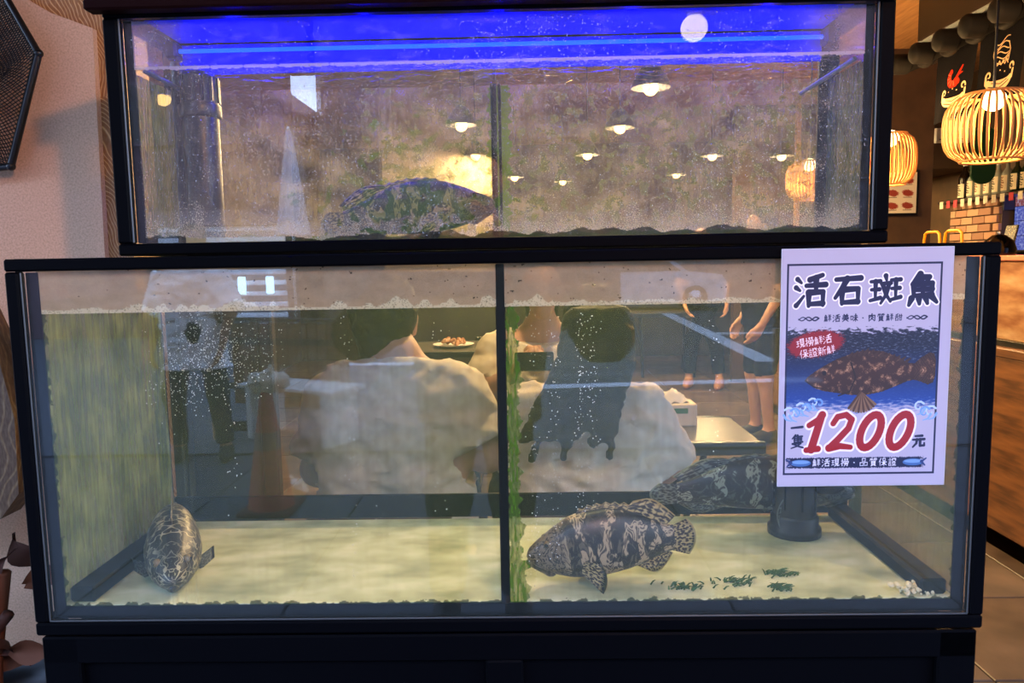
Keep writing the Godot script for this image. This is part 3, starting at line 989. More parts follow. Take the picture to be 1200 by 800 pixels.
# ---------- fish ----------
func grouper(label: String, nose: Vector3, tail: Vector3, fat: float, sag: Vector3, skin: Material, finm: Material, widen := 1.0, spread := 1.0) -> Node3D:
	var mid := (nose + tail) * 0.5
	var root := thing("grouper", label, "fish", Vector3(mid.x, minf(nose.y, tail.y), mid.z))
	var org := root.position
	var L := nose.distance_to(tail)
	var prof := [[0.0, .02, .018, .012], [0.015, .038, .036, .026], [0.05, .058, .056, .042], [0.1, .082, .08, .058], [0.17, .116, .104, .075], [0.26, .15, .126, .09], [0.36, .172, .136, .096], [0.48, .176, .134, .09], [0.6, .16, .122, .076], [0.7, .13, .102, .058], [0.79, .094, .076, .04], [0.85, .074, .06, .028], [0.9, .066, .056, .02]]
	var spine := func(t: float) -> Vector3: return nose.lerp(tail, t) + sag * sin(t * PI) - org
	var fwd := (nose - tail).normalized()
	var side := fwd.cross(UPV).normalized()
	var up := side.cross(fwd).normalized()
	var m := MB.new()
	var n := 24
	var prev := -1
	for k in prof.size():
		var p: Array = prof[k]
		var c: Vector3 = spine.call(p[0])
		var first := m.v.size()
		for i in n + 1:
			var a := TAU * i / n
			var hh: float = (p[1] if cos(a) > 0 else p[2]) * fat * L
			var sx := signf(sin(a)) * pow(absf(sin(a)), 0.85)
			m.vert(c + up * cos(a) * hh + side * sx * p[3] * L * fat * widen, Vector2(p[0] / 0.9, float(i) / n))
		if prev >= 0:
			m.ring_join(prev, first, n)
		prev = first
		if k == 0:
			var cc := m.vert(c + fwd * 0.008 * L, Vector2(0, 0.25))
			for i in n:
				m.tri(cc, first + i + 1, first + i)
	put("body", m.mesh(true), skin, root)
	# the lower jaw, jutting past the upper
	var jaw := MB.new()
	body_field(jaw, [[spine.call(0.02) - up * 0.03 * L * fat + fwd * 0.012 * L, spine.call(0.13) - up * 0.072 * L * fat, 0.017 * L * fat, 0.04 * L * fat]], 0.008 * L, 0.006 * L)
	for i in jaw.uv.size():
		jaw.uv[i] = Vector2(0.1, 0.4) + Vector2(jaw.v[i].dot(fwd), jaw.v[i].dot(side)) * 0.9
	put("lower_jaw", jaw.mesh(true), skin, root)
	for s1 in [-1.0, 1.0]:
		var e := SphereMesh.new()
		e.radius = 0.021 * L
		e.height = 0.042 * L
		e.radial_segments = 14
		e.rings = 8
		var eo := put("eye", e, M.fish_eye, root, spine.call(0.115) + up * 0.058 * L * fat + side * s1 * 0.046 * L * fat * widen)
		var pu := SphereMesh.new()
		pu.radius = 0.012 * L
		pu.height = 0.024 * L
		put("pupil", pu, M.black_gloss, eo, side * s1 * 0.012 * L + fwd * 0.004 * L)
	var thick := 0.006 * L
	var fin := func(called: String, base: Array, tips: Array, nrm: Vector3) -> void:
		var fm := MB.new()
		for s1 in [1.0, -1.0]:
			var f0 := fm.v.size()
			for i in base.size():
				var u := float(i) / (base.size() - 1)
				fm.vert(base[i] + nrm * thick * s1, Vector2(u, 1))
				fm.vert(base[i].lerp(tips[i], 0.55) + nrm * thick * 0.7 * s1, Vector2(u, 0.45))
				fm.vert(tips[i], Vector2(u, 0))
			for i in base.size() - 1:
				for j in 2:
					var a0 := f0 + i * 3 + j
					if s1 > 0:
						fm.quad(a0, a0 + 3, a0 + 4, a0 + 1)
					else:
						fm.quad(a0, a0 + 1, a0 + 4, a0 + 3)
		put(called, fm.mesh(true), finm, root)
	var base := []
	var tips := []
	for i in 21:      # spiny then soft dorsal
		var t := lerpf(0.3, 0.86, i / 20.0)
		var h := 0.0
		for k in prof.size() - 1:
			if t >= prof[k][0] and t <= prof[k + 1][0]:
				h = lerpf(prof[k][1], prof[k + 1][1], (t - prof[k][0]) / (prof[k + 1][0] - prof[k][0])) * fat * L
		base.append(spine.call(t) + up * h * 0.94)
		var hf := (0.035 + (0.016 if i % 2 == 0 else 0.0)) if i < 12 else 0.05 + 0.055 * sin((i - 11) / 9.0 * PI)
		tips.append(base[-1] + up * hf * L * spread - fwd * (0.03 + 0.03 * float(i > 12)) * L)
	fin.call("dorsal_fin", base, tips, side)
	base = []
	tips = []
	for i in 9:
		var t := lerpf(0.64, 0.84, i / 8.0)
		base.append(spine.call(t) - up * lerpf(0.11, 0.055, i / 8.0) * fat * L)
		tips.append(base[-1] - up * (0.02 + 0.075 * sin(i / 8.0 * PI)) * L * spread - fwd * 0.05 * L)
	fin.call("anal_fin", base, tips, side)
	base = []
	tips = []
	for i in 13:
		var a := lerpf(-1.0, 1.0, i / 12.0)
		base.append(spine.call(0.885) + up * a * 0.056 * fat * L)
		tips.append(spine.call(0.9) + up * a * 0.115 * L * spread - fwd * (0.14 - 0.05 * a * a) * L)
	fin.call("tail_fin", base, tips, side)
	for s1 in [-1.0, 1.0]:
		base = []
		tips = []
		for i in 9:
			var a := lerpf(-1.0, 1.0, i / 8.0)
			base.append(spine.call(0.31) + side * s1 * 0.085 * L * fat * widen + up * (a * 0.03 - 0.06) * L * fat)
			tips.append(base[-1] + side * s1 * 0.07 * L + (up * (a * 0.055 - 0.05) - fwd * (0.13 - 0.03 * a * a)) * L)
		fin.call("pectoral_fin", base, tips, (side * 0.7 + fwd * 0.5).normalized())
		base = []
		tips = []
		for i in 5:
			base.append(spine.call(0.33 + 0.012 * i) - up * 0.125 * L * fat + side * s1 * 0.03 * L)
			tips.append(base[-1] - up * 0.035 * L - fwd * (0.09 - 0.01 * i) * L + side * s1 * 0.02 * L)
		fin.call("pelvic_fin", base, tips, side)
	return root

func pendant(at: Vector3, drop: float, label: String) -> void:
	var t := thing("pendant_lamp", label, "lamp", at, 0.0, "small ceiling lamps of the dining room")
	put("cord", tb([Vector3(0, 0.1, 0), Vector3(0, drop, 0)], 0.004, 6), M.black, t)
	put("lamp_shade", lt([Vector2(0.1, 0), Vector2(0.095, 0.03), Vector2(0.05, 0.1), Vector2(0.015, 0.13), Vector2(0, 0.132)], 18), M.black, t)
	var s := SphereMesh.new()
	s.radius = 0.038
	s.height = 0.076
	put("bulb", s, glow(Color(1.0, 0.8, 0.45), 14.0), t)
	omni(Vector3(0, -0.0, 0), Color(1.0, 0.84, 0.58), 2.6, 0.035, t)

func lantern(at: Vector3, ro: float, hh: float, drop: float, label: String) -> void:
	var t := thing("rattan_pendant_lamp", label, "lamp", at, 0.0, "slatted wooden lanterns along the counter")
	put("cord", tb([Vector3(0, hh * 0.5, 0), Vector3(0, drop, 0)], 0.005, 6), M.black, t)
	for y in [-0.5, 0.5]:
		var m := MB.new()
		var path := []
		for i in 29:
			path.append(Vector3(cos(TAU * i / 28) * ro * 0.62, y * hh, sin(TAU * i / 28) * ro * 0.62))
		m.tube(path, 0.006, 6, false)
		put("hoop", m.mesh(true), M.rattan, t)
	var sm := MB.new()
	var pts := []
	for j in 11:
		var a := lerpf(-1.0, 1.0, j / 10.0)
		pts.append(Vector3(ro * (0.62 + 0.38 * pow(maxf(0.0, 1.0 - absf(a) * a * a), 0.7)), a * hh * 0.5, 0))
	for j in 11:
		var p: Vector3 = pts[j]
		var w := 0.0042
		for q in [Vector3(0.003, 0, w), Vector3(-0.003, 0, w), Vector3(-0.003, 0, -w), Vector3(0.003, 0, -w), Vector3(0.003, 0, w)]:
			sm.vert(p + q)
		if j > 0:
			sm.ring_join((j - 1) * 5, j * 5, 4)
	var slat := sm.mesh(true)
	for i in 40:
		put("slat", slat, M.rattan, t).rotation.y = TAU * i / 40
	var s := SphereMesh.new()
	s.radius = 0.045
	s.height = 0.09
	put("bulb", s, glow(Color(1.0, 0.86, 0.6), 9.0), t, Vector3(0, hh * 0.42, 0))
	omni(Vector3(0, hh * 0.42, 0), Color(1.0, 0.78, 0.5), 1.1, 0.04, t)

func chair(at: Vector3, turn: float, label: String) -> void:
	var t := thing("stool_chair", label, "chair", at, turn, "dining chairs")
	put("seat", bx(Vector3(0.4, 0.045, 0.4), 0.012), M.dark_wood, t, Vector3(0, 0.45, 0))
	put("backrest", bx(Vector3(0.38, 0.16, 0.022), 0.008), M.dark_wood, t, Vector3(0, 0.66, -0.19))
	for x in [-0.17, 0.17]:
		put("leg", bx(Vector3(0.032, 0.43, 0.032), 0.005), M.black, t, Vector3(x, 0.215, 0.17))
		put("leg", bx(Vector3(0.032, 0.74, 0.028), 0.005), M.black, t, Vector3(x, 0.37, -0.18))

func table(at: Vector3, size: Vector2, label: String) -> void:
	var t := thing("dining_table", label, "table", at)
	put("tabletop", bx(Vector3(size.x, 0.03, size.y), 0.004, Vector3(0, 0.735, 0)), M.table_top, t)
	for z in [-1.0, 1.0]:
		put("edge_rail", bx(Vector3(size.x + 0.02, 0.045, 0.022), 0.004, Vector3(0, 0.73, z * (size.y / 2 + 0.005))), M.black, t)
	for x in [-1.0, 1.0]:
		for z in [-1.0, 1.0]:
			put("leg", tb([Vector3(x * (size.x / 2 - 0.28), 0.71, z * (size.y / 2 - 0.06)), Vector3(x * (size.x / 2 - 0.3), 0.0, z * (size.y / 2 - 0.02))], 0.017, 8), M.black, t)
		put("brace", tb([Vector3(x * (size.x / 2 - 0.18), 0.71, size.y / 2 - 0.06), Vector3(x * (size.x / 2 - 0.28), 0.35, size.y / 2 - 0.05)], 0.012, 8), M.black, t)

func _ready() -> void:
	rng.seed = 77
	# ----- camera, sky, exposure -----
	var cam := Camera3D.new()
	cam.name = "camera"
	cam.fov = 48.888
	cam.near = 0.02
	cam.position = Vector3(0.0423, 1.3845, 1.136)
	cam.rotation = Vector3(-0.10696, 0.01869, -0.01738)
	add_child(cam)
	cam.current = true
	var env := Environment.new()
	env.background_mode = Environment.BG_SKY
	var sky := Sky.new()
	var sm := ProceduralSkyMaterial.new()
	sm.sky_top_color = Color(0.62, 0.74, 0.95)
	sm.sky_horizon_color = Color(0.78, 0.86, 0.98)
	sm.ground_bottom_color = Color(0.25, 0.25, 0.27)
	sm.ground_horizon_color = Color(0.45, 0.47, 0.5)
	sm.energy_multiplier = 10.0
	sky.sky_material = sm
	env.sky = sky
	env.tonemap_mode = Environment.TONE_MAPPER_LINEAR
	env.tonemap_exposure = 1.0
	env.sdfgi_enabled = true
	env.ssao_enabled = true
	env.ssil_enabled = true
	var we := WorldEnvironment.new()
	we.name = "environment"
	we.environment = env
	add_child(we)
	materials()
	shell()
	front_lamp()
	tanks()
	fish_and_fittings()
	people()
	dining_room()
	counter()
	front_left()
	street()

func materials() -> void:
	M.black = mat(Color(0.03, 0.03, 0.035), 0.35)
	M.black_frame = mat(Color(0.02, 0.022, 0.034), 0.4, 0.0, 0.13)
	M.black_gloss = mat(Color(0.01, 0.01, 0.012), 0.1)
	M.silicone = mat(Color(0.03, 0.034, 0.04), 0.5, 0.0, 0.15)
	M.trim = mat(Color(0.33, 0.34, 0.34), 0.4, 0.6)
	M.eye = mat(Color(0.08, 0.06, 0.05), 0.2)
	M.fish_eye = mat(Color(0.42, 0.36, 0.24), 0.15)
	M.skin = mat(Color(0.68, 0.52, 0.43), 0.55)
	M.skin_dark = mat(Color(0.55, 0.36, 0.26), 0.55)
	M.hair = nmat([[0.0, Color(0.015, 0.013, 0.015)], [1.0, Color(0.05, 0.04, 0.038)]], 0.05, 3, Vector3(14, 2, 14), 0.5, 3, 0.25)
	M.white_cloth = nmat([[0.0, Color(0.74, 0.71, 0.62)], [1.0, Color(0.86, 0.83, 0.75)]], 0.03, 3, Vector3(3, 3, 3), 0.9, 4)
	M.cream_cloth = nmat([[0.0, Color(0.8, 0.75, 0.66)], [1.0, Color(0.9, 0.86, 0.78)]], 0.03, 3, Vector3(3, 3, 3), 0.9, 5)
	M.dark_cloth = nmat([[0.0, Color(0.025, 0.03, 0.04)], [1.0, Color(0.05, 0.06, 0.075)]], 0.04, 3, Vector3(4, 4, 4), 0.95, 6, 0.2)
	M.navy_cloth = mat(Color(0.07, 0.09, 0.16), 0.9)
	M.grey_cloth = mat(Color(0.3, 0.31, 0.34), 0.9)
	M.shoe = mat(Color(0.06, 0.05, 0.05), 0.6)
	M.tan_shoe = mat(Color(0.6, 0.42, 0.28), 0.7)
	M.dark_wood = nmat([[0.0, Color(0.1, 0.06, 0.04)], [1.0, Color(0.2, 0.12, 0.07)]], 0.02, 4, Vector3(1.5, 8, 8), 0.5, 7)
	M.table_top = nmat([[0.0, Color(0.3, 0.29, 0.27)], [1.0, Color(0.42, 0.4, 0.36)]], 0.02, 4, Vector3(1, 4, 4), 0.22, 8)
	M.blue_plastic = mat(Color(0.06, 0.06, 0.9), 0.5, 0.0, 0.2)
	M.booth = mat(Color(0.07, 0.06, 0.06), 0.6, 0.0, 0.3)
	M.rattan = mat(Color(0.86, 0.62, 0.34), 0.6)
	M.rattan.backlight_enabled = true
	M.rattan.backlight = Color(0.4, 0.28, 0.14)
	M.plaster = nmat([[0.0, Color(0.76, 0.6, 0.48)], [0.5, Color(0.87, 0.7, 0.57)], [1.0, Color(0.92, 0.77, 0.64)]], 0.3, 3, Vector3(2.5, 2.5, 2.5), 0.95, 9)
	M.grain = mat(Color.WHITE, 0.55)
	M.grain.albedo_texture = tex(wood_image(Color(0.9, 0.76, 0.52), Color(0.6, 0.4, 0.22), 0.11, 5, Vector2(-160, 430)))
	M.grain.uv1_triplanar = true
	M.grain.uv1_world_triplanar = true
	M.grain.uv1_scale = Vector3(2.3, 2.3, 2.3)
	M.slab = M.grain.duplicate()
	M.slab.albedo_texture = tex(wood_image(Color(0.5, 0.38, 0.24), Color(0.34, 0.23, 0.13), 0.045, 9, Vector2(-40, 120)))
	M.brown_wall = nmat([[0.0, Color(0.26, 0.19, 0.13)], [1.0, Color(0.34, 0.25, 0.17)]], 0.015, 4, Vector3(1, 1, 1), 0.7, 15)
	M.dark_wall = nmat([[0.0, Color(0.12, 0.1, 0.09)], [1.0, Color(0.19, 0.16, 0.14)]], 0.015, 4, Vector3(1, 1, 1), 0.8, 16)
	M.beige_wall = nmat([[0.0, Color(0.5, 0.45, 0.37)], [1.0, Color(0.62, 0.57, 0.48)]], 0.015, 4, Vector3(1, 1, 1), 0.8, 19)
	M.counter_wood = nmat([[0.0, Color(0.26, 0.15, 0.08)], [0.5, Color(0.42, 0.26, 0.14)], [1.0, Color(0.52, 0.33, 0.18)]], 0.012, 5, Vector3(5, 6, 0.8), 0.45, 17)
	M.light_wood = nmat([[0.0, Color(0.62, 0.45, 0.28)], [1.0, Color(0.78, 0.6, 0.4)]], 0.015, 4, Vector3(6, 6, 0.7), 0.6, 18)
	M.tile = []
	for k in 3:
		M.tile.append(nmat([[0.0, Color(0.22, 0.18, 0.15).lightened(0.04 * k)], [1.0, Color(0.4, 0.33, 0.28).lightened(0.03 * k)]], 0.012, 5, Vector3(0.9, 0.9, 0.9), 0.4, 20 + k))
	M.paver = nmat([[0.0, Color(0.22, 0.24, 0.27)], [1.0, Color(0.31, 0.33, 0.37)]], 0.03, 4, Vector3(1, 1, 1), 0.5, 24)
	M.asphalt = nmat([[0.0, Color(0.27, 0.29, 0.32)], [1.0, Color(0.36, 0.38, 0.42)]], 0.08, 4, Vector3(0.7, 0.7, 0.7), 0.8, 25)
	M.glass = pane(0.012)
	M.side_glass = pane(0.03, Color(0.5, 0.6, 0.45), 0.5)
	M.back_glass = pane(0.02, Color(0.6, 0.65, 0.5), 0.2)
	M.chrome = mat(Color(0.7, 0.7, 0.72), 0.2, 1.0)
	M.white_plastic = mat(Color(0.8, 0.8, 0.78), 0.4)
	M.yellow = mat(Color(0.85, 0.6, 0.08), 0.4)
	M.paper = mat(Color(0.82, 0.78, 0.7), 0.9)
	M.red_paper = mat(Color(0.72, 0.26, 0.3), 0.9)

func shell() -> void:
	# restaurant: floor of tiles, walls, ceiling
	var fl := struct("floor", bx(Vector3(7.4, 0.1, 9.6), 0.0, Vector3(0.4, -0.075, -4.8)), mat(Color(0.12, 0.1, 0.09), 0.9), "grey brown tiled floor of the dining room")
	var tm := bx(Vector3(0.594, 0.024, 0.594), 0.003)
	for i in 12:
		for j in 16:
			put("tile", tm, M.tile[(i * 7 + j * 5) % 3], fl, Vector3(-2.95 + i * 0.6, -0.012, -0.3 - j * 0.6))
	struct("wall_back", bx(Vector3(7.6, 3.1, 0.15), 0.0, Vector3(0.4, 1.5, -9.67)), M.brown_wall, "brown back wall of the dining room")
	struct("wall_side_left", bx(Vector3(0.15, 3.1, 9.2), 0.0, Vector3(-3.3, 1.5, -5.06)), M.beige_wall, "beige left side wall of the dining room")
	struct("trim_3", bx(Vector3(7.3, 1.25, 0.04), 0.004, Vector3(0.4, 0.625, -9.57)), M.dark_wall, "dark wainscot along the back wall")
	struct("trim_4", bx(Vector3(0.04, 1.25, 8.9), 0.004, Vector3(-3.2, 0.625, -5.1)), M.dark_wall, "dark wainscot along the left side wall")
	struct("wall_right", bx(Vector3(0.15, 3.1, 9.6), 0.0, Vector3(4.15, 1.5, -4.8)), M.brown_wall, "brown side wall behind the counter")
	struct("ceiling", bx(Vector3(7.7, 0.12, 9.6), 0.0, Vector3(0.4, 3.05, -4.8)), M.light_wood, "light wooden ceiling of the dining room")
	struct("wall_front", bx(Vector3(7.7, 0.75, 0.2), 0.0, Vector3(0.4, 3.0, 0.15)), M.dark_wall, "dark lintel over the open shop front")
	# front-left: grained wood with a plaster panel on it
	struct("wall_left", bx(Vector3(2.6, 3.0, 0.12), 0.0, Vector3(-2.09, 1.5, -0.52)), M.grain, "wood-grain clad wall left of the tanks")
	var pl := MB.new()
	pl.extrude(PackedVector2Array([Vector2(-3.3, 0), Vector2(-0.855, 0), Vector2(-0.843, 1.42), Vector2(-0.834, 1.872), Vector2(-0.92, 1.905), Vector2(-0.985, 1.945), Vector2(-3.3, 2.95)]), 0.016, Basis(), Vector3(0, 0, -0.452))
	struct("wall_plaster", pl.mesh(), M.plaster, "pinkish rough plaster panel with a slanting top edge")
	struct("wall_pillar", bx(Vector3(1.0, 1.7, 0.2), 0.004, Vector3(-0.68, 2.145, -5.55)), M.beige_wall, "cream upper half of a broad pillar in the dining room")
	struct("trim_5", bx(Vector3(1.04, 1.29, 0.24), 0.004, Vector3(-0.68, 0.645, -5.55)), M.dark_wall, "dark wainscot round the broad pillar")
	# brown partition behind the counter
	struct("wall_partition", bx(Vector3(1.75, 3.0, 0.1), 0.0, Vector3(3.2, 1.5, -7.2)), M.brown_wall, "plain brown partition at the end of the counter")
	struct("trim_1", bx(Vector3(0.05, 3.0, 0.06), 0.005, Vector3(2.98, 1.5, -7.12)), M.light_wood, "pale upright strip on the brown partition")
	struct("wall_soffit", bx(Vector3(1.0, 0.5, 1.0), 0.0, Vector3(3.57, 2.38, -6.2)), M.brown_wall, "boxed brown soffit above the partition")

	struct("ceiling_canopy", bx(Vector3(24.0, 0.2, 1.9), 0.0, Vector3(0.4, 3.3, 1.2)), mat(Color(0.22, 0.21, 0.2), 0.9), "plain dark canopy over the pavement before the shop")

func tanks() -> void:
	# ----- stand -----
	var sd := thing("tank_stand", "black cabinet stand carrying the two fish tanks", "cabinet", Vector3(0, 0, -0.22))
	put("body", bx(Vector3(1.47, 0.775, 0.41), 0.004, Vector3(0, 0.3975, 0)), M.black_frame, sd)
	put("plinth", bx(Vector3(1.44, 0.04, 0.39), 0.0, Vector3(0, 0.02, 0)), M.black, sd)
	for x in [-0.715, 0.715]:
		put("door_stile", bx(Vector3(0.06, 0.75, 0.014), 0.003, Vector3(x, 0.42, 0.212)), M.black_frame, sd)
	put("door_rail", bx(Vector3(1.49, 0.045, 0.014), 0.003, Vector3(0, 0.772, 0.212)), M.black_frame, sd)
	put("door_rail", bx(Vector3(1.37, 0.06, 0.014), 0.003, Vector3(0, 0.08, 0.212)), M.black_frame, sd)
	put("door_stile", bx(Vector3(0.06, 0.64, 0.014), 0.003, Vector3(0, 0.43, 0.212)), M.black_frame, sd)
	# ----- lower tank -----
	var t := thing("lower_fish_tank", "long black-framed glass fish tank holding three groupers", "fish tank", Vector3(0, 0.8, -0.22))
	var o := Vector3(0, 0.8, -0.22)
	for y in [0.8105, 1.3905]:
		for z in [-0.006, -0.434]:
			put("frame_rail", bx(Vector3(1.5, 0.021 if y < 1 else 0.019, 0.02), 0.003), M.black_frame, t, Vector3(0, y, z) - o)
		for x in [-0.74, 0.74]:
			put("frame_rail", bx(Vector3(0.02, 0.02, 0.408), 0.003), M.black_frame, t, Vector3(x, y, -0.22) - o)
	for x in [-0.7395, 0.7395]:
		for z in [-0.006, -0.434]:
			put("corner_post", bx(Vector3(0.021, 0.559, 0.02), 0.003), M.black_frame, t, Vector3(x, 1.101, z) - o)
	for x in [-0.7275, 0.7275]:
		put("edge_trim", bx(Vector3(0.003, 0.557, 0.003), 0.001), M.trim, t, Vector3(x, 1.101, -0.0015) - o)
		put("silicone_seam", bx(Vector3(0.02, 0.557, 0.004), 0.001), M.silicone, t, Vector3(x * 0.985, 1.101, -0.0125) - o)
		put("bottom_strip", bx(Vector3(0.042, 0.026, 0.37), 0.004), M.silicone, t, Vector3(x * 0.941, 0.8575, -0.205) - o)
	put("edge_trim", bx(Vector3(1.456, 0.003, 0.003), 0.001), M.trim, t, Vector3(0, 0.8225, -0.0015) - o)
	put("silicone_seam", bx(Vector3(1.42, 0.02, 0.004), 0.001), M.silicone, t, Vector3(0, 0.8325, -0.0125) - o)
	put("back_strip", bx(Vector3(1.42, 0.05, 0.008), 0.002), M.silicone, t, Vector3(0, 0.873, -0.405) - o)
	put("divider_seam", bx(Vector3(0.015, 0.54, 0.006), 0.002), M.silicone, t, Vector3(0.004, 1.111, -0.0135) - o)
	put("divider_pane", bx(Vector3(0.006, 0.53, 0.37)), M.glass, t, Vector3(0.004, 1.108, -0.204) - o)
	put("front_pane", bx(Vector3(1.456, 0.557, 0.007)), M.glass, t, Vector3(0, 1.101, -0.0065) - o)
	put("back_pane", bx(Vector3(1.456, 0.557, 0.007)), M.back_glass, t, Vector3(0, 1.101, -0.4135) - o)
	for x in [-0.718, 0.718]:
		put("side_pane", bx(Vector3(0.007, 0.557, 0.395)), M.side_glass, t, Vector3(x, 1.101, -0.2105) - o)
	var sand := nmat([[0.0, Color(0.52, 0.55, 0.4)], [0.45, Color(0.68, 0.7, 0.54)], [1.0, Color(0.84, 0.84, 0.7)]], 0.014, 5, Vector3(1.6, 1.6, 2.6), 0.9, 33)
	put("tank_floor", bx(Vector3(1.43, 0.02, 0.39), 0.0), sand, t, Vector3(0, 0.834, -0.208) - o)
	film("condensation", film_image(0, 1024, 52), Vector3(0, 1.3485, -0.0115) - o, 1.42, 0.067, t, 0.75)
	film("algae_film", film_image(1, 1024, 340), Vector3(0, 1.0795, -0.0118) - o, 1.42, 0.475, t, 0.6)
	film("back_algae", film_image(5, 512, 180), Vector3(0, 1.09, -0.4085) - o, 1.42, 0.45, t, 0.7)
	var side := film_image(4, 300, 360)
	film("side_algae", side, Vector3(-0.712, 1.09, -0.208) - o, 0.385, 0.49, t, 0.6, PI / 2)
	film("side_algae", side, Vector3(0.712, 1.09, -0.208) - o, 0.385, 0.49, t, 0.6, -PI / 2).material_override.albedo_color.a = 0.5
	var wl := put("tank_water", water_mesh(-0.708, 0.708, 0.846, 1.316, -0.0145, -0.398, 0.0015, fnl(0.05, 2, 3)), pane(0.045, Color(0.5, 0.58, 0.32), 0.12))
	tag(wl, "greenish water filling the lower tank to just under its rim", "water")
	var spots := PackedVector3Array()
	var rad := PackedFloat32Array()
	for k in 900:      # a cloud of fine air bubbles
		var c: Vector3 = [Vector3(-0.57, 1.19, -0.2), Vector3(-0.48, 1.22, -0.2), Vector3(-0.54, 1.25, -0.2)][k % 3]
		spots.append(c + Vector3(rng.randfn(0, 0.032), rng.randfn(0, 0.036), rng.randfn(0, 0.03)) - wl.position)
		rad.append(rng.randf_range(0.0004, 0.0011))
	beads("bubble_cloud", spots, rad, 1.0, M.white_plastic, wl)
	spots = PackedVector3Array()
	rad = PackedFloat32Array()
	for run in [[-0.235, 1.31, 0.86, 60], [-0.19, 1.22, 0.95, 30], [0.05, 1.31, 0.86, 90], [0.085, 1.3, 0.9, 90], [0.125, 1.31, 0.99, 120], [0.145, 1.31, 1.0, 60], [0.335, 1.31, 1.05, 25], [-0.42, 1.31, 0.98, 30], [-0.1, 1.3, 0.95, 25]]:
		for k in run[3]:    # drops clinging to the inside of the front glass in upright runs
			spots.append(Vector3(run[0] + rng.randfn(0, 0.006), lerpf(run[1], run[2], rng.randf()), -0.0135) - o)
			rad.append(rng.randf_range(0.0004, 0.001))
	beads("glass_bubble", spots, rad, 0.6, M.white_plastic, t)
	# ----- lamp over the lower tank -----
	var lm := thing("tank_lamp", "short white strip lamp hung under the lower tank's rear rim", "lamp", Vector3(0.02, 1.398, -0.3))
	put("housing", bx(Vector3(0.62, 0.016, 0.05), 0.004), M.white_plastic, lm)
	for x in [-0.27, 0.27]:
		put("bracket", bx(Vector3(0.02, 0.012, 0.14), 0.002), M.chrome, lm, Vector3(x, 0.006, -0.08))
	put("lit_tube", bx(Vector3(0.58, 0.006, 0.032), 0.002), glow(Color(1.0, 0.93, 0.66), 3.0), lm, Vector3(0, -0.011, 0))
	area(Vector3(0, -0.0155, 0), Vector3(-PI / 2, 0, 0), Vector2(0.58, 0.032), Color(1.0, 0.96, 0.7), 0.16, lm)
	# ----- upper tank -----
	var u := thing("upper_fish_tank", "misted glass fish tank under blue light, standing on the long tank", "fish tank", Vector3(0.004, 1.402, -0.14))
	o = Vector3(0.004, 1.402, -0.14)
	for z in [-0.038, -0.236]:
		put("frame_rail", bx(Vector3(1.186, 0.0185, 0.02), 0.003), M.black_frame, u, Vector3(0.004, 1.4115, z) - o)
		put("frame_rail", bx(Vector3(1.186, 0.019, 0.02), 0.003), M.black_frame, u, Vector3(0.004, 1.7675, z) - o)
	for x in [-0.5775, 0.5855]:
		for y in [1.4115, 1.7675]:
			put("frame_rail", bx(Vector3(0.02, 0.0185, 0.178), 0.003), M.black_frame, u, Vector3(x, y, -0.137) - o)
		for z in [-0.038, -0.236]:
			put("corner_post", bx(Vector3(0.023, 0.337, 0.02), 0.003), M.black_frame, u, Vector3(x, 1.5895, z) - o)
		put("edge_trim", bx(Vector3(0.003, 0.335, 0.003), 0.001), M.trim, u, Vector3(x + (0.013 if x < 0 else -0.013), 1.5895, -0.031) - o)
		put("silicone_seam", bx(Vector3(0.014, 0.335, 0.004), 0.001), M.silicone, u, Vector3(x + (0.021 if x < 0 else -0.021), 1.5895, -0.043) - o)
		put("back_seam", bx(Vector3(0.024, 0.335, 0.008), 0.001), M.silicone, u, Vector3(x + (0.006 if x < 0 else -0.02), 1.5895, -0.21) - o)
		put("side_pane", bx(Vector3(0.006, 0.335, 0.165)), M.side_glass, u, Vector3(x + (0.012 if x < 0 else -0.012), 1.5895, -0.128) - o)
	put("front_pane", bx(Vector3(1.135, 0.337, 0.006)), M.glass, u, Vector3(0.004, 1.5895, -0.037) - o)
	put("back_pane", bx(Vector3(1.135, 0.337, 0.006)), M.back_glass, u, Vector3(0.004, 1.5895, -0.218) - o)
	put("bottom_pane", bx(Vector3(1.14, 0.008, 0.175)), M.silicone, u, Vector3(0.004, 1.4165, -0.128) - o)
	put("divider_seam", bx(Vector3(0.018, 0.27, 0.008), 0.002), M.silicone, u, Vector3(-0.004, 1.556, -0.21) - o)
	put("divider_pane", bx(Vector3(0.005, 0.27, 0.155)), M.glass, u, Vector3(0.0, 1.556, -0.125) - o)
	film("condensation", film_image(2, 1024, 300), Vector3(0.004, 1.5885, -0.0412) - o, 1.118, 0.335, u, 0.6)
	film("back_algae", film_image(3, 900, 240), Vector3(0.004, 1.555, -0.2135) - o, 1.12, 0.268, u, 0.7)
	for x in [-0.561, 0.5695]:
		film("side_algae", side, Vector3(x, 1.553, -0.127) - o, 0.155, 0.262, u, 0.6, PI / 2 if x < 0 else -PI / 2)
	var wu := put("tank_water", water_mesh(-0.557, 0.566, 1.4215, 1.69, -0.0425, -0.212, 0.006, fnl(0.09, 3, 8)), pane(0.05, Color(0.5, 0.52, 0.4), 0.6))
	tag(wu, "rippled water in the upper tank under the blue light", "water")
	spots = PackedVector3Array()
	rad = PackedFloat32Array()
	var clump := fnl(0.8, 2, 17)
	while spots.size() < 5200:      # droplets spattered over the front glass
		var p := Vector3(rng.randf_range(-0.55, 0.56), rng.randf_range(1.425, 1.75), -0.0335)
		if clump.get_noise_2d(p.x * 4.0, p.y * 4.0) + rng.randf_range(-0.5, 0.55) < 0.05:
			continue
		spots.append(p - o)
		rad.append(rng.randf_range(0.0004, 0.0011))
	var dropm := pane(0.2, Color(0.9, 0.9, 0.9), 0.5)
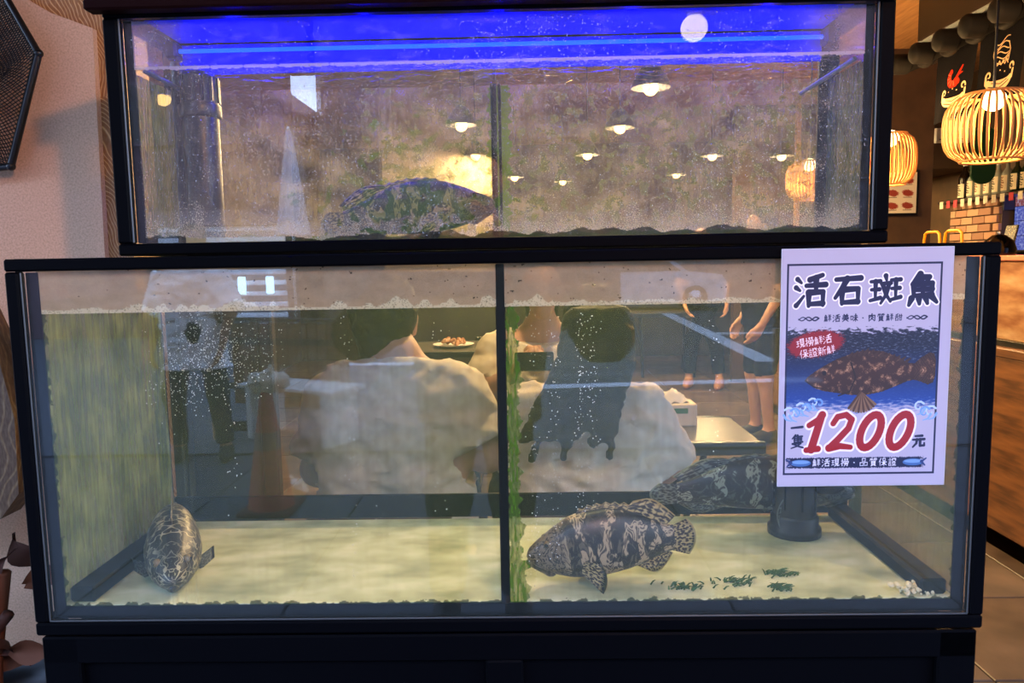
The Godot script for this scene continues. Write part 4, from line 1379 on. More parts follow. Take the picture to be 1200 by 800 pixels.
	beads("droplet", spots, rad, 0.5, dropm, u)
	# lid and blue light
	var ld := thing("cover_board", "dark maroon board covering the upper tank", "board", Vector3(0.0, 1.778, -0.13))
	put("board", bx(Vector3(1.21, 0.022, 0.25), 0.004, Vector3(0, 0.012, 0)), mat(Color(0.1, 0.035, 0.035), 0.5, 0.0, 0.12), ld)
	put("front_lip", bx(Vector3(1.2, 0.016, 0.026), 0.003, Vector3(-0.0, -0.009, 0.118)), mat(Color(0.1, 0.035, 0.035), 0.5, 0.0, 0.12), ld)
	var bl := thing("blue_tube_light", "glowing blue aquarium tube under the cover board of the upper tank", "lamp", Vector3(0.004, 1.742, -0.2))
	put("reflector", bx(Vector3(1.1, 0.05, 0.006), 0.002, Vector3(0, -0.003, 0)), M.blue_plastic, bl)
	put("reflector", bx(Vector3(1.1, 0.004, 0.13), 0.001, Vector3(0, 0.026, 0.07)), M.blue_plastic, bl)
	for x in [-0.55, 0.55]:
		put("end_cap", bx(Vector3(0.02, 0.028, 0.03), 0.004, Vector3(x, 0.004, 0.03)), M.black, bl)
	put("lit_tube", tb([Vector3(-0.54, 0.004, 0.03), Vector3(0.54, 0.004, 0.03)], 0.0035, 12), glow(Color(0.05, 0.3, 1.0), 2.2), bl)
	for k in 5:
		omni(Vector3(-0.44 + k * 0.22, 0.004, 0.05), Color(0.0, 0.0, 1.0), 0.025, 0.01, bl)
	area(Vector3(0, -0.014, 0.03), Vector3(-PI / 2, 0, 0), Vector2(1.08, 0.012), Color(0.02, 0.02, 1.0), 0.04, bl)

func fish_and_fittings() -> void:
	var pale := Color(0.6, 0.53, 0.41)
	var dark := Color(0.08, 0.07, 0.06)
	var s1 := tmat(skin_image(3, pale, dark, 0.6), 0.4)
	var s2 := tmat(skin_image(8, Color(0.48, 0.5, 0.44), Color(0.06, 0.065, 0.075), 0.75), 0.4)
	var s3 := tmat(skin_image(15, Color(0.6, 0.57, 0.46), Color(0.07, 0.08, 0.09), 0.3, true), 0.4)
	var s4 := tmat(skin_image(23, Color(0.56, 0.48, 0.32), Color(0.07, 0.06, 0.045), 0.7), 0.45)
	var f1 := tmat(fin_image(2, Color(0.62, 0.55, 0.36), Color(0.14, 0.12, 0.1)), 0.5)
	var f2 := tmat(fin_image(5, Color(0.4, 0.42, 0.38), Color(0.09, 0.1, 0.11)), 0.5)
	grouper("mottled black and tan grouper facing left near the front glass", Vector3(0.04, 0.893, -0.075), Vector3(0.315, 0.914, -0.1), 1.32, Vector3(0, 0.004, 0), s1, f1)
	grouper("dark banded grouper lying by the rear glass, head behind the price poster", Vector3(0.69, 0.918, -0.33), Vector3(0.3, 0.91, -0.33), 0.88, Vector3(0, 0.016, 0), s2, f2, 1.0, 0.5)
	grouper("dark grouper with net-like pale lines swimming head-on in the left corner", Vector3(-0.54, 0.872, -0.03), Vector3(-0.69, 0.892, -0.36), 0.95, Vector3(0.0, 0.0, 0), s3, f2, 1.45, 0.8)
	grouper("brown patched grouper in the upper tank behind green algae", Vector3(-0.006, 1.478, -0.125), Vector3(-0.285, 1.448, -0.125), 1.0, Vector3(0, 0.006, 0), s4, f1, 1.0, 0.6)
	# standpipe and hoses in the upper tank
	var p := thing("standpipe", "black overflow standpipe with a ribbed cap in the upper tank", "pipe", Vector3(-0.49, 1.4215, -0.13))
	put("pipe", lt([Vector2(0, 0), Vector2(0.029, 0), Vector2(0.029, 0.24), Vector2(0, 0.24)], 24), M.black, p)
	put("cap", lt([Vector2(0.029, 0.205), Vector2(0.034, 0.207), Vector2(0.034, 0.225), Vector2(0.03, 0.228), Vector2(0.03, 0.27), Vector2(0.024, 0.278), Vector2(0, 0.278)], 24), M.black, p)
	for k in 12:
		put("rib", bx(Vector3(0.004, 0.04, 0.004)), M.black, p, Vector3(cos(TAU * k / 12) * 0.031, 0.25, sin(TAU * k / 12) * 0.031))
	var tp := put("inlet_pipe", tb([Vector3(0, 0, 0), Vector3(0, 0.3, 0)], 0.011, 14), M.black, null, Vector3(-0.533, 1.4215, -0.15))
	tag(tp, "thin dark inlet pipe left of the black standpipe", "pipe")
	var h1 := put("air_hose", tb([Vector3(-0.545, 1.688, -0.06), Vector3(-0.52, 1.675, -0.09), Vector3(-0.5, 1.66, -0.17)], 0.004, 8), mat(Color(0.3, 0.34, 0.4), 0.3), null)
	tag(h1, "short grey air hose slanting across the upper tank's left corner", "hose")
	var h2 := put("air_hose", tb([Vector3(0.552, 1.683, -0.06), Vector3(0.53, 1.668, -0.1), Vector3(0.51, 1.655, -0.17)], 0.004, 8), mat(Color(0.5, 0.52, 0.52), 0.3), null)
	tag(h2, "pale air hose slanting across the upper tank's right corner", "hose")
	# pump in the lower tank
	var q := thing("tank_pump", "round black pump with a stepped foot on the tank floor below the poster", "pump", Vector3(0.563, 0.8445, -0.3))
	put("foot", lt([Vector2(0, 0), Vector2(0.05, 0), Vector2(0.05, 0.014), Vector2(0.045, 0.018), Vector2(0.045, 0.036), Vector2(0.04, 0.04)], 28), M.black, q)
	put("body", lt([Vector2(0.04, 0.04), Vector2(0.04, 0.12), Vector2(0.036, 0.128), Vector2(0.02, 0.13), Vector2(0.02, 0.2), Vector2(0, 0.2)], 28), M.black, q)
	put("outlet", tb([Vector3(0.03, 0.09, 0), Vector3(0.07, 0.09, 0.01), Vector3(0.085, 0.1, 0.012)], 0.012, 12), M.black, q)
	for k in 8:
		put("slot", bx(Vector3(0.003, 0.05, 0.003)), M.silicone, q, Vector3(cos(TAU * k / 8) * 0.041, 0.08, sin(TAU * k / 8) * 0.041))
	# pale scale in the corner and algae tufts on the floor
	var sc := MB.new()
	for k in 60:
		var r := rng.randf_range(0.002, 0.006)
		var a := Vector3(0.655 + rng.randfn(0, 0.014), 0.846 + absf(rng.randfn(0, 0.006)), -0.03 + rng.randfn(0, 0.007))
		sc.box(a, Vector3(r, r * 0.7, r) * 1.6, r * 0.4, Basis(Vector3(1, 1, 0).normalized(), rng.randf() * 3.0))
	var so := put("scale_deposit", sc.mesh(), mat(Color(0.78, 0.75, 0.6), 0.9))
	tag(so, "crumbly pale mineral deposit in the tank's lower right corner", "deposit", "", "stuff")
	for a in [[0.3, -0.055, 0.045, "long dark green algae tuft right below the mottled grouper"], [0.385, -0.075, 0.03, "green algae tuft midway between fish and poster on the tank floor"], [0.468, -0.105, 0.026, "green algae tuft at the back of the three near the pump"], [0.452, -0.05, 0.02, "small round green algae tuft nearest the pump and front glass"]]:
		var am := MB.new()
		for k in 40:
			var b0 := Vector3(rng.randfn(0, a[2] * 0.5), 0.0, rng.randfn(0, 0.007))
			var tipv := b0 + Vector3(rng.randfn(0.006, 0.006), rng.randf_range(0.003, 0.008), rng.randfn(0, 0.004))
			am.tube([b0, b0.lerp(tipv, 0.5) + UPV * 0.002, tipv], [0.0016, 0.0012, 0.0004], 5)
		var ao := put("algae_tuft", am.mesh(true), mat(Color(0.14, 0.3, 0.08), 0.8), null, Vector3(a[0], 0.8445, a[1]))
		tag(ao, a[3], "algae", "algae tufts on the tank floor")
	# the poster on the glass
	var po := thing("price_poster", "laminated poster with a grouper picture and red price 1200 on the tank glass", "poster", Vector3(0.5505, 1.033, 0.0075))
	put("laminate", bx(Vector3(0.254, 0.362, 0.0016), 0.0006, Vector3(0, 0.181, 0)), mat(Color(0.75, 0.76, 0.82), 0.3), po)
	var pq := MB.new()
	pq.grid(8, 12, func(uv): return Vector3(lerpf(-0.1255, 0.1255, uv.x), lerpf(0.3605, 0.0015, uv.y), 0.0012))
	var pm := tmat(poster_image(), 0.55)
	pm.clearcoat_enabled = true
	pm.clearcoat = 1.0
	pm.clearcoat_roughness = 0.04
	pm.heightmap_enabled = true
	pm.heightmap_texture = noise_tex(0.02, 3, [[0.0, Color.BLACK], [1.0, Color.WHITE]], 44)
	pm.heightmap_scale = 0.06
	put("printed_sheet", pq.mesh(true), pm, po)

func people() -> void:
	var z := Vector3.ZERO
	# the two diners with their backs to the tank
	var a := Vector3(-0.33, 0, -0.92)
	person("seated diner in a white T-shirt seen from behind, left of the tank's centre post", a, {
		f = Vector3(0, 0, -1), hip = 0.575, s = 1.06, w = 0.165, lean = 0.05, cell = 0.014, bag = 0.03, folds = 0.014, sleeve = 0.82, tilt = Vector3(-0.035, -0.075, -0.03),
		knees = [Vector3(-0.14, 0.52, -0.42), Vector3(0.14, 0.52, -0.42)], feet = [Vector3(-0.14, 0, -0.4), Vector3(0.14, 0, -0.4)],
		elbows = [Vector3(-0.24, 0.79, -0.08), Vector3(0.26, 0.84, -0.03)], wrists = [Vector3(-0.16, 0.8, -0.28), Vector3(0.2, 0.8, -0.28)],
		skin = M.skin, shirt = M.white_cloth, trousers = M.dark_cloth, hair_mat = M.hair, top = "t_shirt"})
	var b := Vector3(0.2, 0, -0.93)
	var locks := []
	for k in 26:      # long hair down the back in strands
		var x := -0.1 + k * 0.008
		var len: float = 0.3 + 0.045 * sin(k * 1.7) + 0.035 * sin(k * 0.6 + 1.0)
		locks.append([Vector3(x * 0.6 + 0.035, 1.22, 0.07), Vector3(x * 0.75 + 0.02, 1.11, 0.13), 0.026, 0.02])
		locks.append([Vector3(x * 0.75 + 0.02, 1.11, 0.13), Vector3(x * 1.15 - 0.05 + (0.008 if k % 2 else -0.01), 1.25 - len, 0.15 + 0.006 * (k % 3)), 0.02, 0.005])
	person("seated diner with long black hair and a loose cream shirt, back to the tank", b, {
		f = Vector3(0, 0, -1), hip = 0.56, s = 0.95, w = 0.175, lean = 0.04, cell = 0.014, bag = 0.045, folds = 0.02, sleeve = 0.95, hem = 0.05, tilt = Vector3(0.04, -0.01, -0.02),
		knees = [Vector3(-0.12, 0.5, -0.4), Vector3(0.12, 0.5, -0.4)], feet = [Vector3(-0.12, 0, -0.38), Vector3(0.12, 0, -0.38)],
		elbows = [Vector3(-0.15, 0.78, -0.13), Vector3(0.24, 0.78, -0.08)], wrists = [Vector3(-0.12, 0.79, -0.3), Vector3(0.14, 0.79, -0.3)],
		skin = M.skin, shirt = M.cream_cloth, trousers = M.navy_cloth, hair_mat = M.hair, hair = locks})
	# the diner across the table, looking down at a phone
	var c := Vector3(0.11, 0, -2.08)
	person("diner in a white T-shirt facing the tank, holding a phone in both hands", c, {
		f = Vector3(0, 0, 1), hip = 0.57, s = 1.06, lean = 0.1, cell = 0.014, bag = 0.03, vneck = 0.03, tilt = Vector3(0, -0.01, 0.05),
		knees = [Vector3(0.13, 0.5, 0.42), Vector3(-0.13, 0.5, 0.42)], feet = [Vector3(0.13, 0, 0.38), Vector3(-0.13, 0, 0.38)],
		elbows = [Vector3(0.27, 0.84, 0.12), Vector3(-0.25, 0.86, 0.14)], wrists = [Vector3(0.055, 0.925, 0.27), Vector3(-0.13, 0.925, 0.27)],
		hands = [[Vector3(-0.45, 0.75, 0.4), Vector3(0.5, 0.3, 0.75), Vector3(-0.4, 0.7, -0.55), 0.55], [Vector3(0.45, 0.75, 0.4), Vector3(-0.5, 0.3, 0.75), Vector3(0.4, 0.7, -0.55), 0.55]],
		skin = M.skin, shirt = M.white_cloth, trousers = M.dark_cloth, hair_mat = M.hair, top = "t_shirt"})
	var ph := thing("phone", "dark phone held in both hands by the diner facing the tank", "phone", c + Vector3(-0.037, 1.0, 0.365))
	put("case", bx(Vector3(0.15, 0.075, 0.009), 0.004, z, Basis(Vector3.RIGHT, -0.4)), M.black_gloss, ph)
	put("camera_lens", lt([Vector2(0.008, 0), Vector2(0.008, 0.003), Vector2(0, 0.003)], 12), M.chrome, ph, Vector3(0.055, 0.02, 0.008))
	# a waiter far back, only the legs clear of the mist, and a guest in shorts
	person("standing person in dark clothes and tan shoes far back in the room", Vector3(1.93, 0, -6.9), {
		f = Vector3(-0.4, 0, 1), hip = 0.93, cell = 0.022,
		knees = [Vector3(-0.12, 0.5, 0.03), Vector3(0.13, 0.5, 0.06)], feet = [Vector3(-0.14, 0, 0), Vector3(0.16, 0, 0.12)],
		elbows = [Vector3(0.26, 1.1, 0.0), Vector3(-0.26, 1.1, 0.0)], wrists = [Vector3(0.22, 0.9, 0.15), Vector3(-0.22, 0.9, 0.15)],
		skin = M.skin, shirt = M.dark_cloth, trousers = M.dark_cloth, hair_mat = M.hair, shoe_mat = M.tan_shoe, leg = 0.85})
	person("standing guest in a black top and shorts, bare legs beside the poster", Vector3(1.83, 0, -4.5), {
		f = Vector3(-1, 0, 0.2), hip = 0.93, cell = 0.022,
		knees = [Vector3(-0.02, 0.5, 0.09), Vector3(-0.05, 0.5, -0.09)], feet = [Vector3(0.02, 0, 0.1), Vector3(-0.02, 0, -0.1)],
		elbows = [Vector3(0.02, 1.12, 0.28), Vector3(0.02, 1.12, -0.28)], wrists = [Vector3(-0.1, 0.9, 0.26), Vector3(-0.1, 0.9, -0.26)],
		skin = M.skin, shirt = M.dark_cloth, trousers = M.dark_cloth, hair_mat = M.hair, leg = 0.05})
	# the photographer, mirrored as a dark shape in the glass
	var g := Vector3(-0.14, 0, 1.66)
	person("photographer in dark clothes holding up a phone in front of the tank", g, {
		f = Vector3(0, 0, -1), hip = 0.95, s = 1.08, lean = 0.02, cell = 0.02, sleeve = 1.85, bag = 0.035, hem = 0.12, w = 0.2, side = 0.02,
		knees = [Vector3(-0.12, 0.5, -0.03), Vector3(0.12, 0.5, -0.03)], feet = [Vector3(-0.14, 0, 0), Vector3(0.14, 0, 0)],
		elbows = [Vector3(-0.42, 1.13, -0.06), Vector3(0.47, 1.11, -0.06)], wrists = [Vector3(0.02, 1.31, -0.36), Vector3(0.33, 1.31, -0.36)],
		hands = [[Vector3(0.2, 0.75, -0.6), Vector3(-0.6, 0.1, -0.75), Vector3(0.5, 0.3, 0.7), 0.5], [Vector3(-0.2, 0.75, -0.6), Vector3(0.6, 0.1, -0.75), Vector3(-0.5, 0.3, 0.7), 0.5]],
		skin = M.skin_dark, shirt = M.dark_cloth, trousers = M.dark_cloth, hair_mat = M.hair, top = "jacket"})
	var p2 := thing("phone", "black phone held up by the photographer in dark clothes", "phone", Vector3(0.045, 1.385, 1.2))
	put("case", bx(Vector3(0.15, 0.074, 0.009), 0.004), M.black_gloss, p2)
	put("screen", bx(Vector3(0.14, 0.066, 0.001), 0.0, Vector3(0, 0, 0.0055)), mat(Color(0.05, 0.05, 0.06), 0.1), p2)
	# the pedestrian in white, mirrored in the left half
	person("pedestrian in a loose white shirt and dark trousers walking on the pavement", Vector3(-2.32, 0, 4.15), {
		f = Vector3(0.3, 0, -1), hip = 0.9, s = 0.98, cell = 0.019, sleeve = 0.95, bag = 0.05, hem = 0.2, folds = 0.024,
		knees = [Vector3(-0.15, 0.5, -0.06), Vector3(0.13, 0.5, 0.02)], feet = [Vector3(-0.16, 0, 0.0), Vector3(0.18, 0, 0.0)],
		elbows = [Vector3(-0.27, 1.06, 0.03), Vector3(0.27, 1.06, -0.02)], wrists = [Vector3(-0.26, 0.83, -0.1), Vector3(0.24, 0.83, -0.12)],
		skin = M.skin_dark, shirt = mat(Color(0.95, 0.95, 0.96), 0.9), trousers = M.navy_cloth, hair_mat = M.hair, shoe_mat = M.shoe})

func dining_room() -> void:
	table(Vector3(0.2, 0, -1.62), Vector2(1.3, 0.42), "long grey dining table with black rails between the diners")
	chair(Vector3(-0.34, 0, -0.9), PI, "dark wooden chair under the white T-shirt diner seen from behind")
	chair(Vector3(0.2, 0, -0.91), PI, "dark wooden chair under the long-haired diner")
	chair(Vector3(0.11, 0, -2.1), 0.0, "dark wooden chair under the diner with the phone")
	var b := thing("paper_box", "white folded paper box with green print on the table", "box", Vector3(0.6, 0.75, -1.72))
	put("body", bx(Vector3(0.17, 0.085, 0.11), 0.004, Vector3(0, 0.0425, 0)), M.paper, b)
	put("print_band", bx(Vector3(0.08, 0.02, 0.001), 0.0, Vector3(0.01, 0.06, 0.056)), mat(Color(0.2, 0.42, 0.2), 0.8), b)
	var tis := MB.new()
	tis.grid(8, 8, func(t): return Vector3((t.x - 0.5) * 0.12, 0.088 + 0.045 * sin(t.x * PI) * sin(t.y * PI) + 0.008 * sin(t.x * 17.0 + t.y * 11.0), (t.y - 0.5) * 0.07))
	put("tissue", tis.mesh(true), mat(Color(0.85, 0.83, 0.78), 0.9), b)
	var bo := thing("booth_back", "dark panelled booth back behind the lower tank's left half", "partition", Vector3(-1.08, 0, -0.7))
	put("frame", bx(Vector3(1.0, 1.34, 0.03), 0.004, Vector3(0, 0.67, 0)), M.dark_wood, bo)
	for k in 5:
		put("board", bx(Vector3(0.17, 1.2, 0.02), 0.004, Vector3(-0.38 + 0.19 * k, 0.66, 0.022)), M.booth, bo)
	put("cap_rail", bx(Vector3(1.02, 0.035, 0.06), 0.006, Vector3(0, 1.355, 0)), M.booth, bo)
	table(Vector3(-0.5, 0, -4.5), Vector2(1.0, 0.7), "dining table with a platter of food deeper in the room")
	var pl := thing("food_platter", "round platter heaped with brown food on the farther table", "plate", Vector3(-0.5, 0.75, -4.45))
	put("dish", lt([Vector2(0, 0), Vector2(0.08, 0), Vector2(0.15, 0.02), Vector2(0.155, 0.025), Vector2(0.08, 0.012), Vector2(0, 0.01)], 24), M.white_plastic, pl)
	for k in 14:
		var m := MB.new()
		var a := rng.randf() * TAU
		var r := rng.randf() * 0.085
		m.box(Vector3(cos(a) * r, 0.03 + rng.randf() * 0.03, sin(a) * r), Vector3(0.05, 0.022, 0.03), 0.008, Basis(Vector3(rng.randf(), 1, rng.randf()).normalized(), rng.randf() * 3.0))
		put("morsel", m.mesh(), mat(Color(0.5, 0.3, 0.16).lightened(rng.randf() * 0.3), 0.5), pl)
	chair(Vector3(-0.1, 0, -3.6), PI, "dark chair pulled out at the farther table, nearest the tank")
	chair(Vector3(-0.2, 0, -5.1), 0.0, "dark chair on the far side of the farther table")
	table(Vector3(1.7, 0, -7.9), Vector2(1.2, 0.7), "dining table near the back wall")
	var ps := [[-0.35, 2.25, -3.78], [0.69, 2.25, -4.0], [0.58, 2.25, -5.28], [1.67, 2.25, -5.49], [1.65, 2.25, -6.92], [2.3, 2.25, -5.6], [-0.35, 2.25, -5.2], [-0.05, 2.25, -6.86], [0.48, 2.25, -7.39], [0.7, 2.25, -2.83], [0.1, 2.2, -1.5]]
	var nm := ["third-nearest on the left", "nearest in the middle row but one", "in the middle of the room", "right of the middle of the room", "toward the back on the right", "close to the counter canopy", "midway on the left", "toward the back on the left", "farthest back", "second-nearest to the tank", "above the diners behind the tank"]
	for i in ps.size():
		pendant(Vector3(ps[i][0], ps[i][1], ps[i][2]), 2.985 - ps[i][1], "small glowing pendant lamp with black shade, " + nm[i])

func counter() -> void:
	# wooden service counter running back along x = 2.25
	var c := thing("service_counter", "long wooden service counter with a lighter top ledge", "counter", Vector3(2.51, 0, -3.9))
	put("front_panel", bx(Vector3(0.03, 0.9, 4.4), 0.003, Vector3(-0.25, 0.45, 0)), M.counter_wood, c)
	put("end_panel", bx(Vector3(0.5, 0.9, 0.03), 0.003, Vector3(0, 0.45, 2.2)), M.counter_wood, c)
	put("ledge", bx(Vector3(0.54, 0.045, 4.46), 0.006, Vector3(0, 0.9225, 0)), M.counter_wood, c)
	put("toe_board", bx(Vector3(0.02, 0.08, 4.36), 0.002, Vector3(-0.255, 0.04, 0)), M.dark_wood, c)
	# misted display case on it
	var d := thing("display_case", "steamed-up display case with copper glow and pink rim on the counter", "display case", Vector3(2.5, 0.945, -2.72))
	var cop := nmat([[0.0, Color(0.62, 0.4, 0.28)], [0.5, Color(0.8, 0.6, 0.44)], [1.0, Color(0.9, 0.76, 0.6)]], 0.012, 4, Vector3(2, 4, 1.2), 0.3, 51)
	cop.metallic = 0.5
	put("front_panel", bx(Vector3(0.02, 0.37, 1.5), 0.004, Vector3(-0.2, 0.215, 0)), cop, d)
	put("end_panel", bx(Vector3(0.4, 0.37, 0.02), 0.004, Vector3(0, 0.215, 0.75)), cop, d)
	put("base_track", bx(Vector3(0.44, 0.03, 1.54), 0.003, Vector3(0, 0.015, 0)), M.black, d)
	put("top_rim", bx(Vector3(0.46, 0.025, 1.56), 0.004, Vector3(0, 0.4125, 0)), mat(Color(0.85, 0.5, 0.4), 0.3), d)
	# yellow baskets, a dome and a small sign on the case
	for k in 2:
		var y := thing("yellow_basket", ["low yellow plastic basket with a loop handle, left of the two on the case", "low yellow plastic basket with a loop handle, right of the two on the case"][k], "basket", Vector3(2.4, 1.37, -3.12 + 0.21 * k), 0.0, "yellow baskets on the display case")
		put("tray", bx(Vector3(0.2, 0.06, 0.19), 0.01, Vector3(0, 0.035, 0)), M.yellow, y)
		for x in [-0.09]:
			put("handle", tb([Vector3(x, 0.05, -0.085), Vector3(x, 0.12, -0.075), Vector3(x, 0.133, -0.05), Vector3(x, 0.133, 0.05), Vector3(x, 0.12, 0.075), Vector3(x, 0.05, 0.085)], 0.008, 8), M.yellow, y)
	var bell := thing("black_dome", "black domed cover with bright specks on the display case", "cover", Vector3(2.42, 1.37, -2.7))
	put("dome", lt([Vector2(0.075, 0), Vector2(0.078, 0.03), Vector2(0.065, 0.07), Vector2(0.03, 0.1), Vector2(0, 0.105)], 24), M.black_gloss, bell)
	put("knob", lt([Vector2(0.008, 0.1), Vector2(0.014, 0.115), Vector2(0, 0.125)], 12), M.chrome, bell)
	var sg := thing("card_stand", "dark slanted card stand with gold specks beside the black dome", "card stand", Vector3(2.56, 1.37, -2.84))
	put("card", bx(Vector3(0.012, 0.15, 0.09), 0.003, Vector3(0, 0.08, 0), Basis(Vector3.FORWARD, 0.2)), nmat([[0.0, Color(0.05, 0.05, 0.04)], [0.72, Color(0.08, 0.08, 0.06)], [0.8, Color(0.7, 0.6, 0.35)], [1.0, Color(0.85, 0.78, 0.5)]], 0.06, 2, Vector3(6, 6, 6), 0.5, 61), sg)
	put("foot", bx(Vector3(0.08, 0.008, 0.12), 0.002, Vector3(0, 0.004, 0)), M.black, sg)
	# tiled canopy eave
	var e := thing("canopy_eave", "dark tiled canopy eave with a row of round tile ends over the counter", "canopy", Vector3(2.3, 2.44, -2.8))
	put("beam", bx(Vector3(0.1, 0.5, 1.95), 0.006, Vector3(0.1, 0.29, 0.33)), M.black, e)
	put("soffit_board", bx(Vector3(0.9, 0.03, 1.95), 0.003, Vector3(0.45, 0.28, 0.33), Basis(Vector3.BACK, 0.32)), M.black, e)
	var capm := mat(Color(0.09, 0.085, 0.085), 0.7, 0.0, 0.2)
	for k in 8:
		var zz := -0.53 + k * 0.235
		var m := MB.new()
		m.lathe([Vector2(0, -0.05), Vector2(0.05, -0.05), Vector2(0.056, -0.04), Vector2(0.056, 0.035), Vector2(0.045, 0.05), Vector2(0.02, 0.06), Vector2(0, 0.062)], 20, Vector3.ZERO, Basis(Vector3.BACK, PI / 2))
		put("round_tile_end", m.mesh(true), capm, e, Vector3(-0.1, 0.02, zz))
		var path := []
		for i in 7:
			var a := PI * i / 6.0
			path.append(Vector3(-0.01, 0.012 - 0.02 * sin(a), zz + 0.05 + 0.135 * i / 6.0))
		put("flat_tile_end", tb(path, 0.022, 8), capm, e)
		put("tile_roll", tb([Vector3(-0.06, 0.02, zz), Vector3(0.86, 0.42, zz)], 0.05, 10), capm, e)
	# noren curtain in panels
	for k in 3:
		var n := thing("noren_curtain", ["short black noren panel printed with a red prawn over a wave", "short black noren panel printed with a line-drawn lobster over a wave", "black noren panel at the right edge behind the lantern"][k], "curtain", Vector3(2.3, 2.08, -2.93 + 0.385 * k), 0.0, "noren panels under the canopy eave")
		var im: Image = noren_image(mini(k, 1))
		var m := MB.new()
		m.grid(14, 10, func(t): return Vector3(0.012 * sin(t.x * 9.0 + t.y * 2.0 + k) * t.y - 0.02 * t.y, 0.37 * (1.0 - t.y), lerpf(-0.185, 0.185 - 0.02 * t.y, t.x)))
		var cm := tmat(im, 0.95)
		cm.metallic_specular = 0.1
		if k == 2:
			cm = M.dark_cloth
		put("cloth", m.mesh(true), cm, n)
		for q in [-0.17, 0.17]:
			put("loop", bx(Vector3(0.012, 0.07, 0.035), 0.003, Vector3(0, 0.4, q)), M.dark_cloth, n)
	lantern(Vector3(1.935, 1.885, -2.0), 0.175, 0.26, 1.08, "large slatted wooden lantern lamp in front of the noren")
	lantern(Vector3(2.05, 1.9, -3.1), 0.135, 0.27, 1.08, "slatted wooden lantern lamp half hidden behind the upper tank")
	lantern(Vector3(2.1, 1.92, -4.4), 0.16, 0.27, 1.06, "slatted wooden lantern lamp glowing behind the upper tank's right end")
	# wood post at the right edge
	struct("trim_2", bx(Vector3(0.14, 1.58, 0.18), 0.004, Vector3(2.37, 2.175, -2.2)), M.light_wood, "light wooden post on the counter at the right edge")
	# bar shelf on the right wall
	var s := thing("bottle_shelf", "dark wall shelf carrying bottles, price tags along its edge", "shelf", Vector3(3.86, 1.845, -5.1))
	put("board", bx(Vector3(0.3, 0.025, 1.35), 0.003, Vector3(0.05, -0.0125, 0)), M.dark_wood, s)
	for zz in [-0.55, 0.1, 0.6]:
		put("bracket", bx(Vector3(0.2, 0.1, 0.02), 0.003, Vector3(0.1, -0.075, zz)), M.black, s)
	var ord := ["leftmost", "second", "third", "fourth", "fifth", "sixth", "seventh", "eighth", "ninth", "tenth", "eleventh"]
	var lab := [tmat(label_image(Color(0.4, 0.2, 0.12)), 0.8), tmat(label_image(Color(0.12, 0.1, 0.1)), 0.8)]
	for k in 9:
		var big := k == 0
		var gm: Material = mat([Color(0.05, 0.025, 0.02), Color(0.5, 0.52, 0.5), Color(0.55, 0.56, 0.52), Color(0.5, 0.5, 0.46), Color(0.52, 0.54, 0.52), Color(0.5, 0.52, 0.5), Color(0.06, 0.12, 0.06), Color(0.05, 0.14, 0.07), Color(0.07, 0.12, 0.06)][k], 0.12)
		var bt := thing("bottle", ("tall dark brown bottle with a white tag, leftmost on the bar shelf" if big else "%s bottle with a pale label, %s from the left on the bar shelf" % ["clear" if k < 6 else "dark green", ord[k]]), "bottle", Vector3(3.84, 1.845, -5.5 + k * 0.115), 0.0, "bottles on the bar shelf")
		var hh := 0.3 if big else 0.25
		var rr := 0.05 if big else 0.042
		put("glass_body", lt([Vector2(0, 0), Vector2(rr, 0), Vector2(rr, hh * 0.58), Vector2(rr * 0.85, hh * 0.66), Vector2(rr * 0.34, hh * 0.8), Vector2(rr * 0.3, hh), Vector2(0, hh)], 18), gm, bt)
		put("cap", lt([Vector2(rr * 0.36, hh * 0.93), Vector2(rr * 0.36, hh * 1.03), Vector2(0, hh * 1.03)], 12), M.black if k % 2 else M.white_plastic, bt)
		var lb := MB.new()
		lb.grid(8, 1, func(t): return Vector3(-cos(lerpf(-0.95, 0.95, t.x)) * (rr + 0.001), lerpf(hh * 0.56, hh * (0.08 if not big else 0.05), t.y) * (0.75 if big else 1.0), sin(lerpf(-0.95, 0.95, t.x)) * (rr + 0.001)))
		put("label", lb.mesh(true), lab[0 if k in [2, 3, 5] else 1], bt)
	for k in 11:
		var tg := put("price_tag", bx(Vector3(0.004, 0.062, 0.055), 0.001), M.red_paper if k in [1, 2, 9] else M.paper, null, Vector3(3.757, 1.807, -5.7 + k * 0.107))
		tag(tg, "small %s price tag, %s from the left along the bar shelf's edge" % ["pink" if k in [1, 2, 9] else "cream", ord[k]], "tag", "price tags on the bar shelf")
	# brick panel under the shelf
	var br := thing("brick_pillar", "pale brick pillar on the wall below the bottle shelf", "pillar", Vector3(3.95, 0, -5.38))
	put("core", bx(Vector3(0.18, 1.82, 0.7), 0.0, Vector3(0.02, 0.91, 0)), mat(Color(0.3, 0.24, 0.2), 0.95), br)
	var bm := [mat(Color(0.66, 0.5, 0.4), 0.9), mat(Color(0.58, 0.43, 0.35), 0.9), mat(Color(0.72, 0.57, 0.46), 0.9)]
	var full := bx(Vector3(0.03, 0.058, 0.16), 0.003)
	var half := bx(Vector3(0.03, 0.058, 0.075), 0.003)
	for j in 12:
		var yy := 1.79 - j * 0.067
		for i in 4:
			put("brick", full, bm[(i * 5 + j * 3) % 3], br, Vector3(-0.082, yy, -0.265 + i * 0.169 + (0.0845 if j % 2 else 0.0) - (0.0 if j % 2 == 0 else 0.0))) if not (j % 2 == 1 and i == 3) else put("brick", half, bm[j % 3], br, Vector3(-0.082, yy, 0.31))
		if j % 2 == 1:
			put("brick", half, bm[(j + 1) % 3], br, Vector3(-0.082, yy, -0.307))
	# screen
	var tv := thing("wall_screen", "bright blue screen showing seafood pictures beside the brick pillar", "screen", Vector3(3.95, 1.43, -4.84))
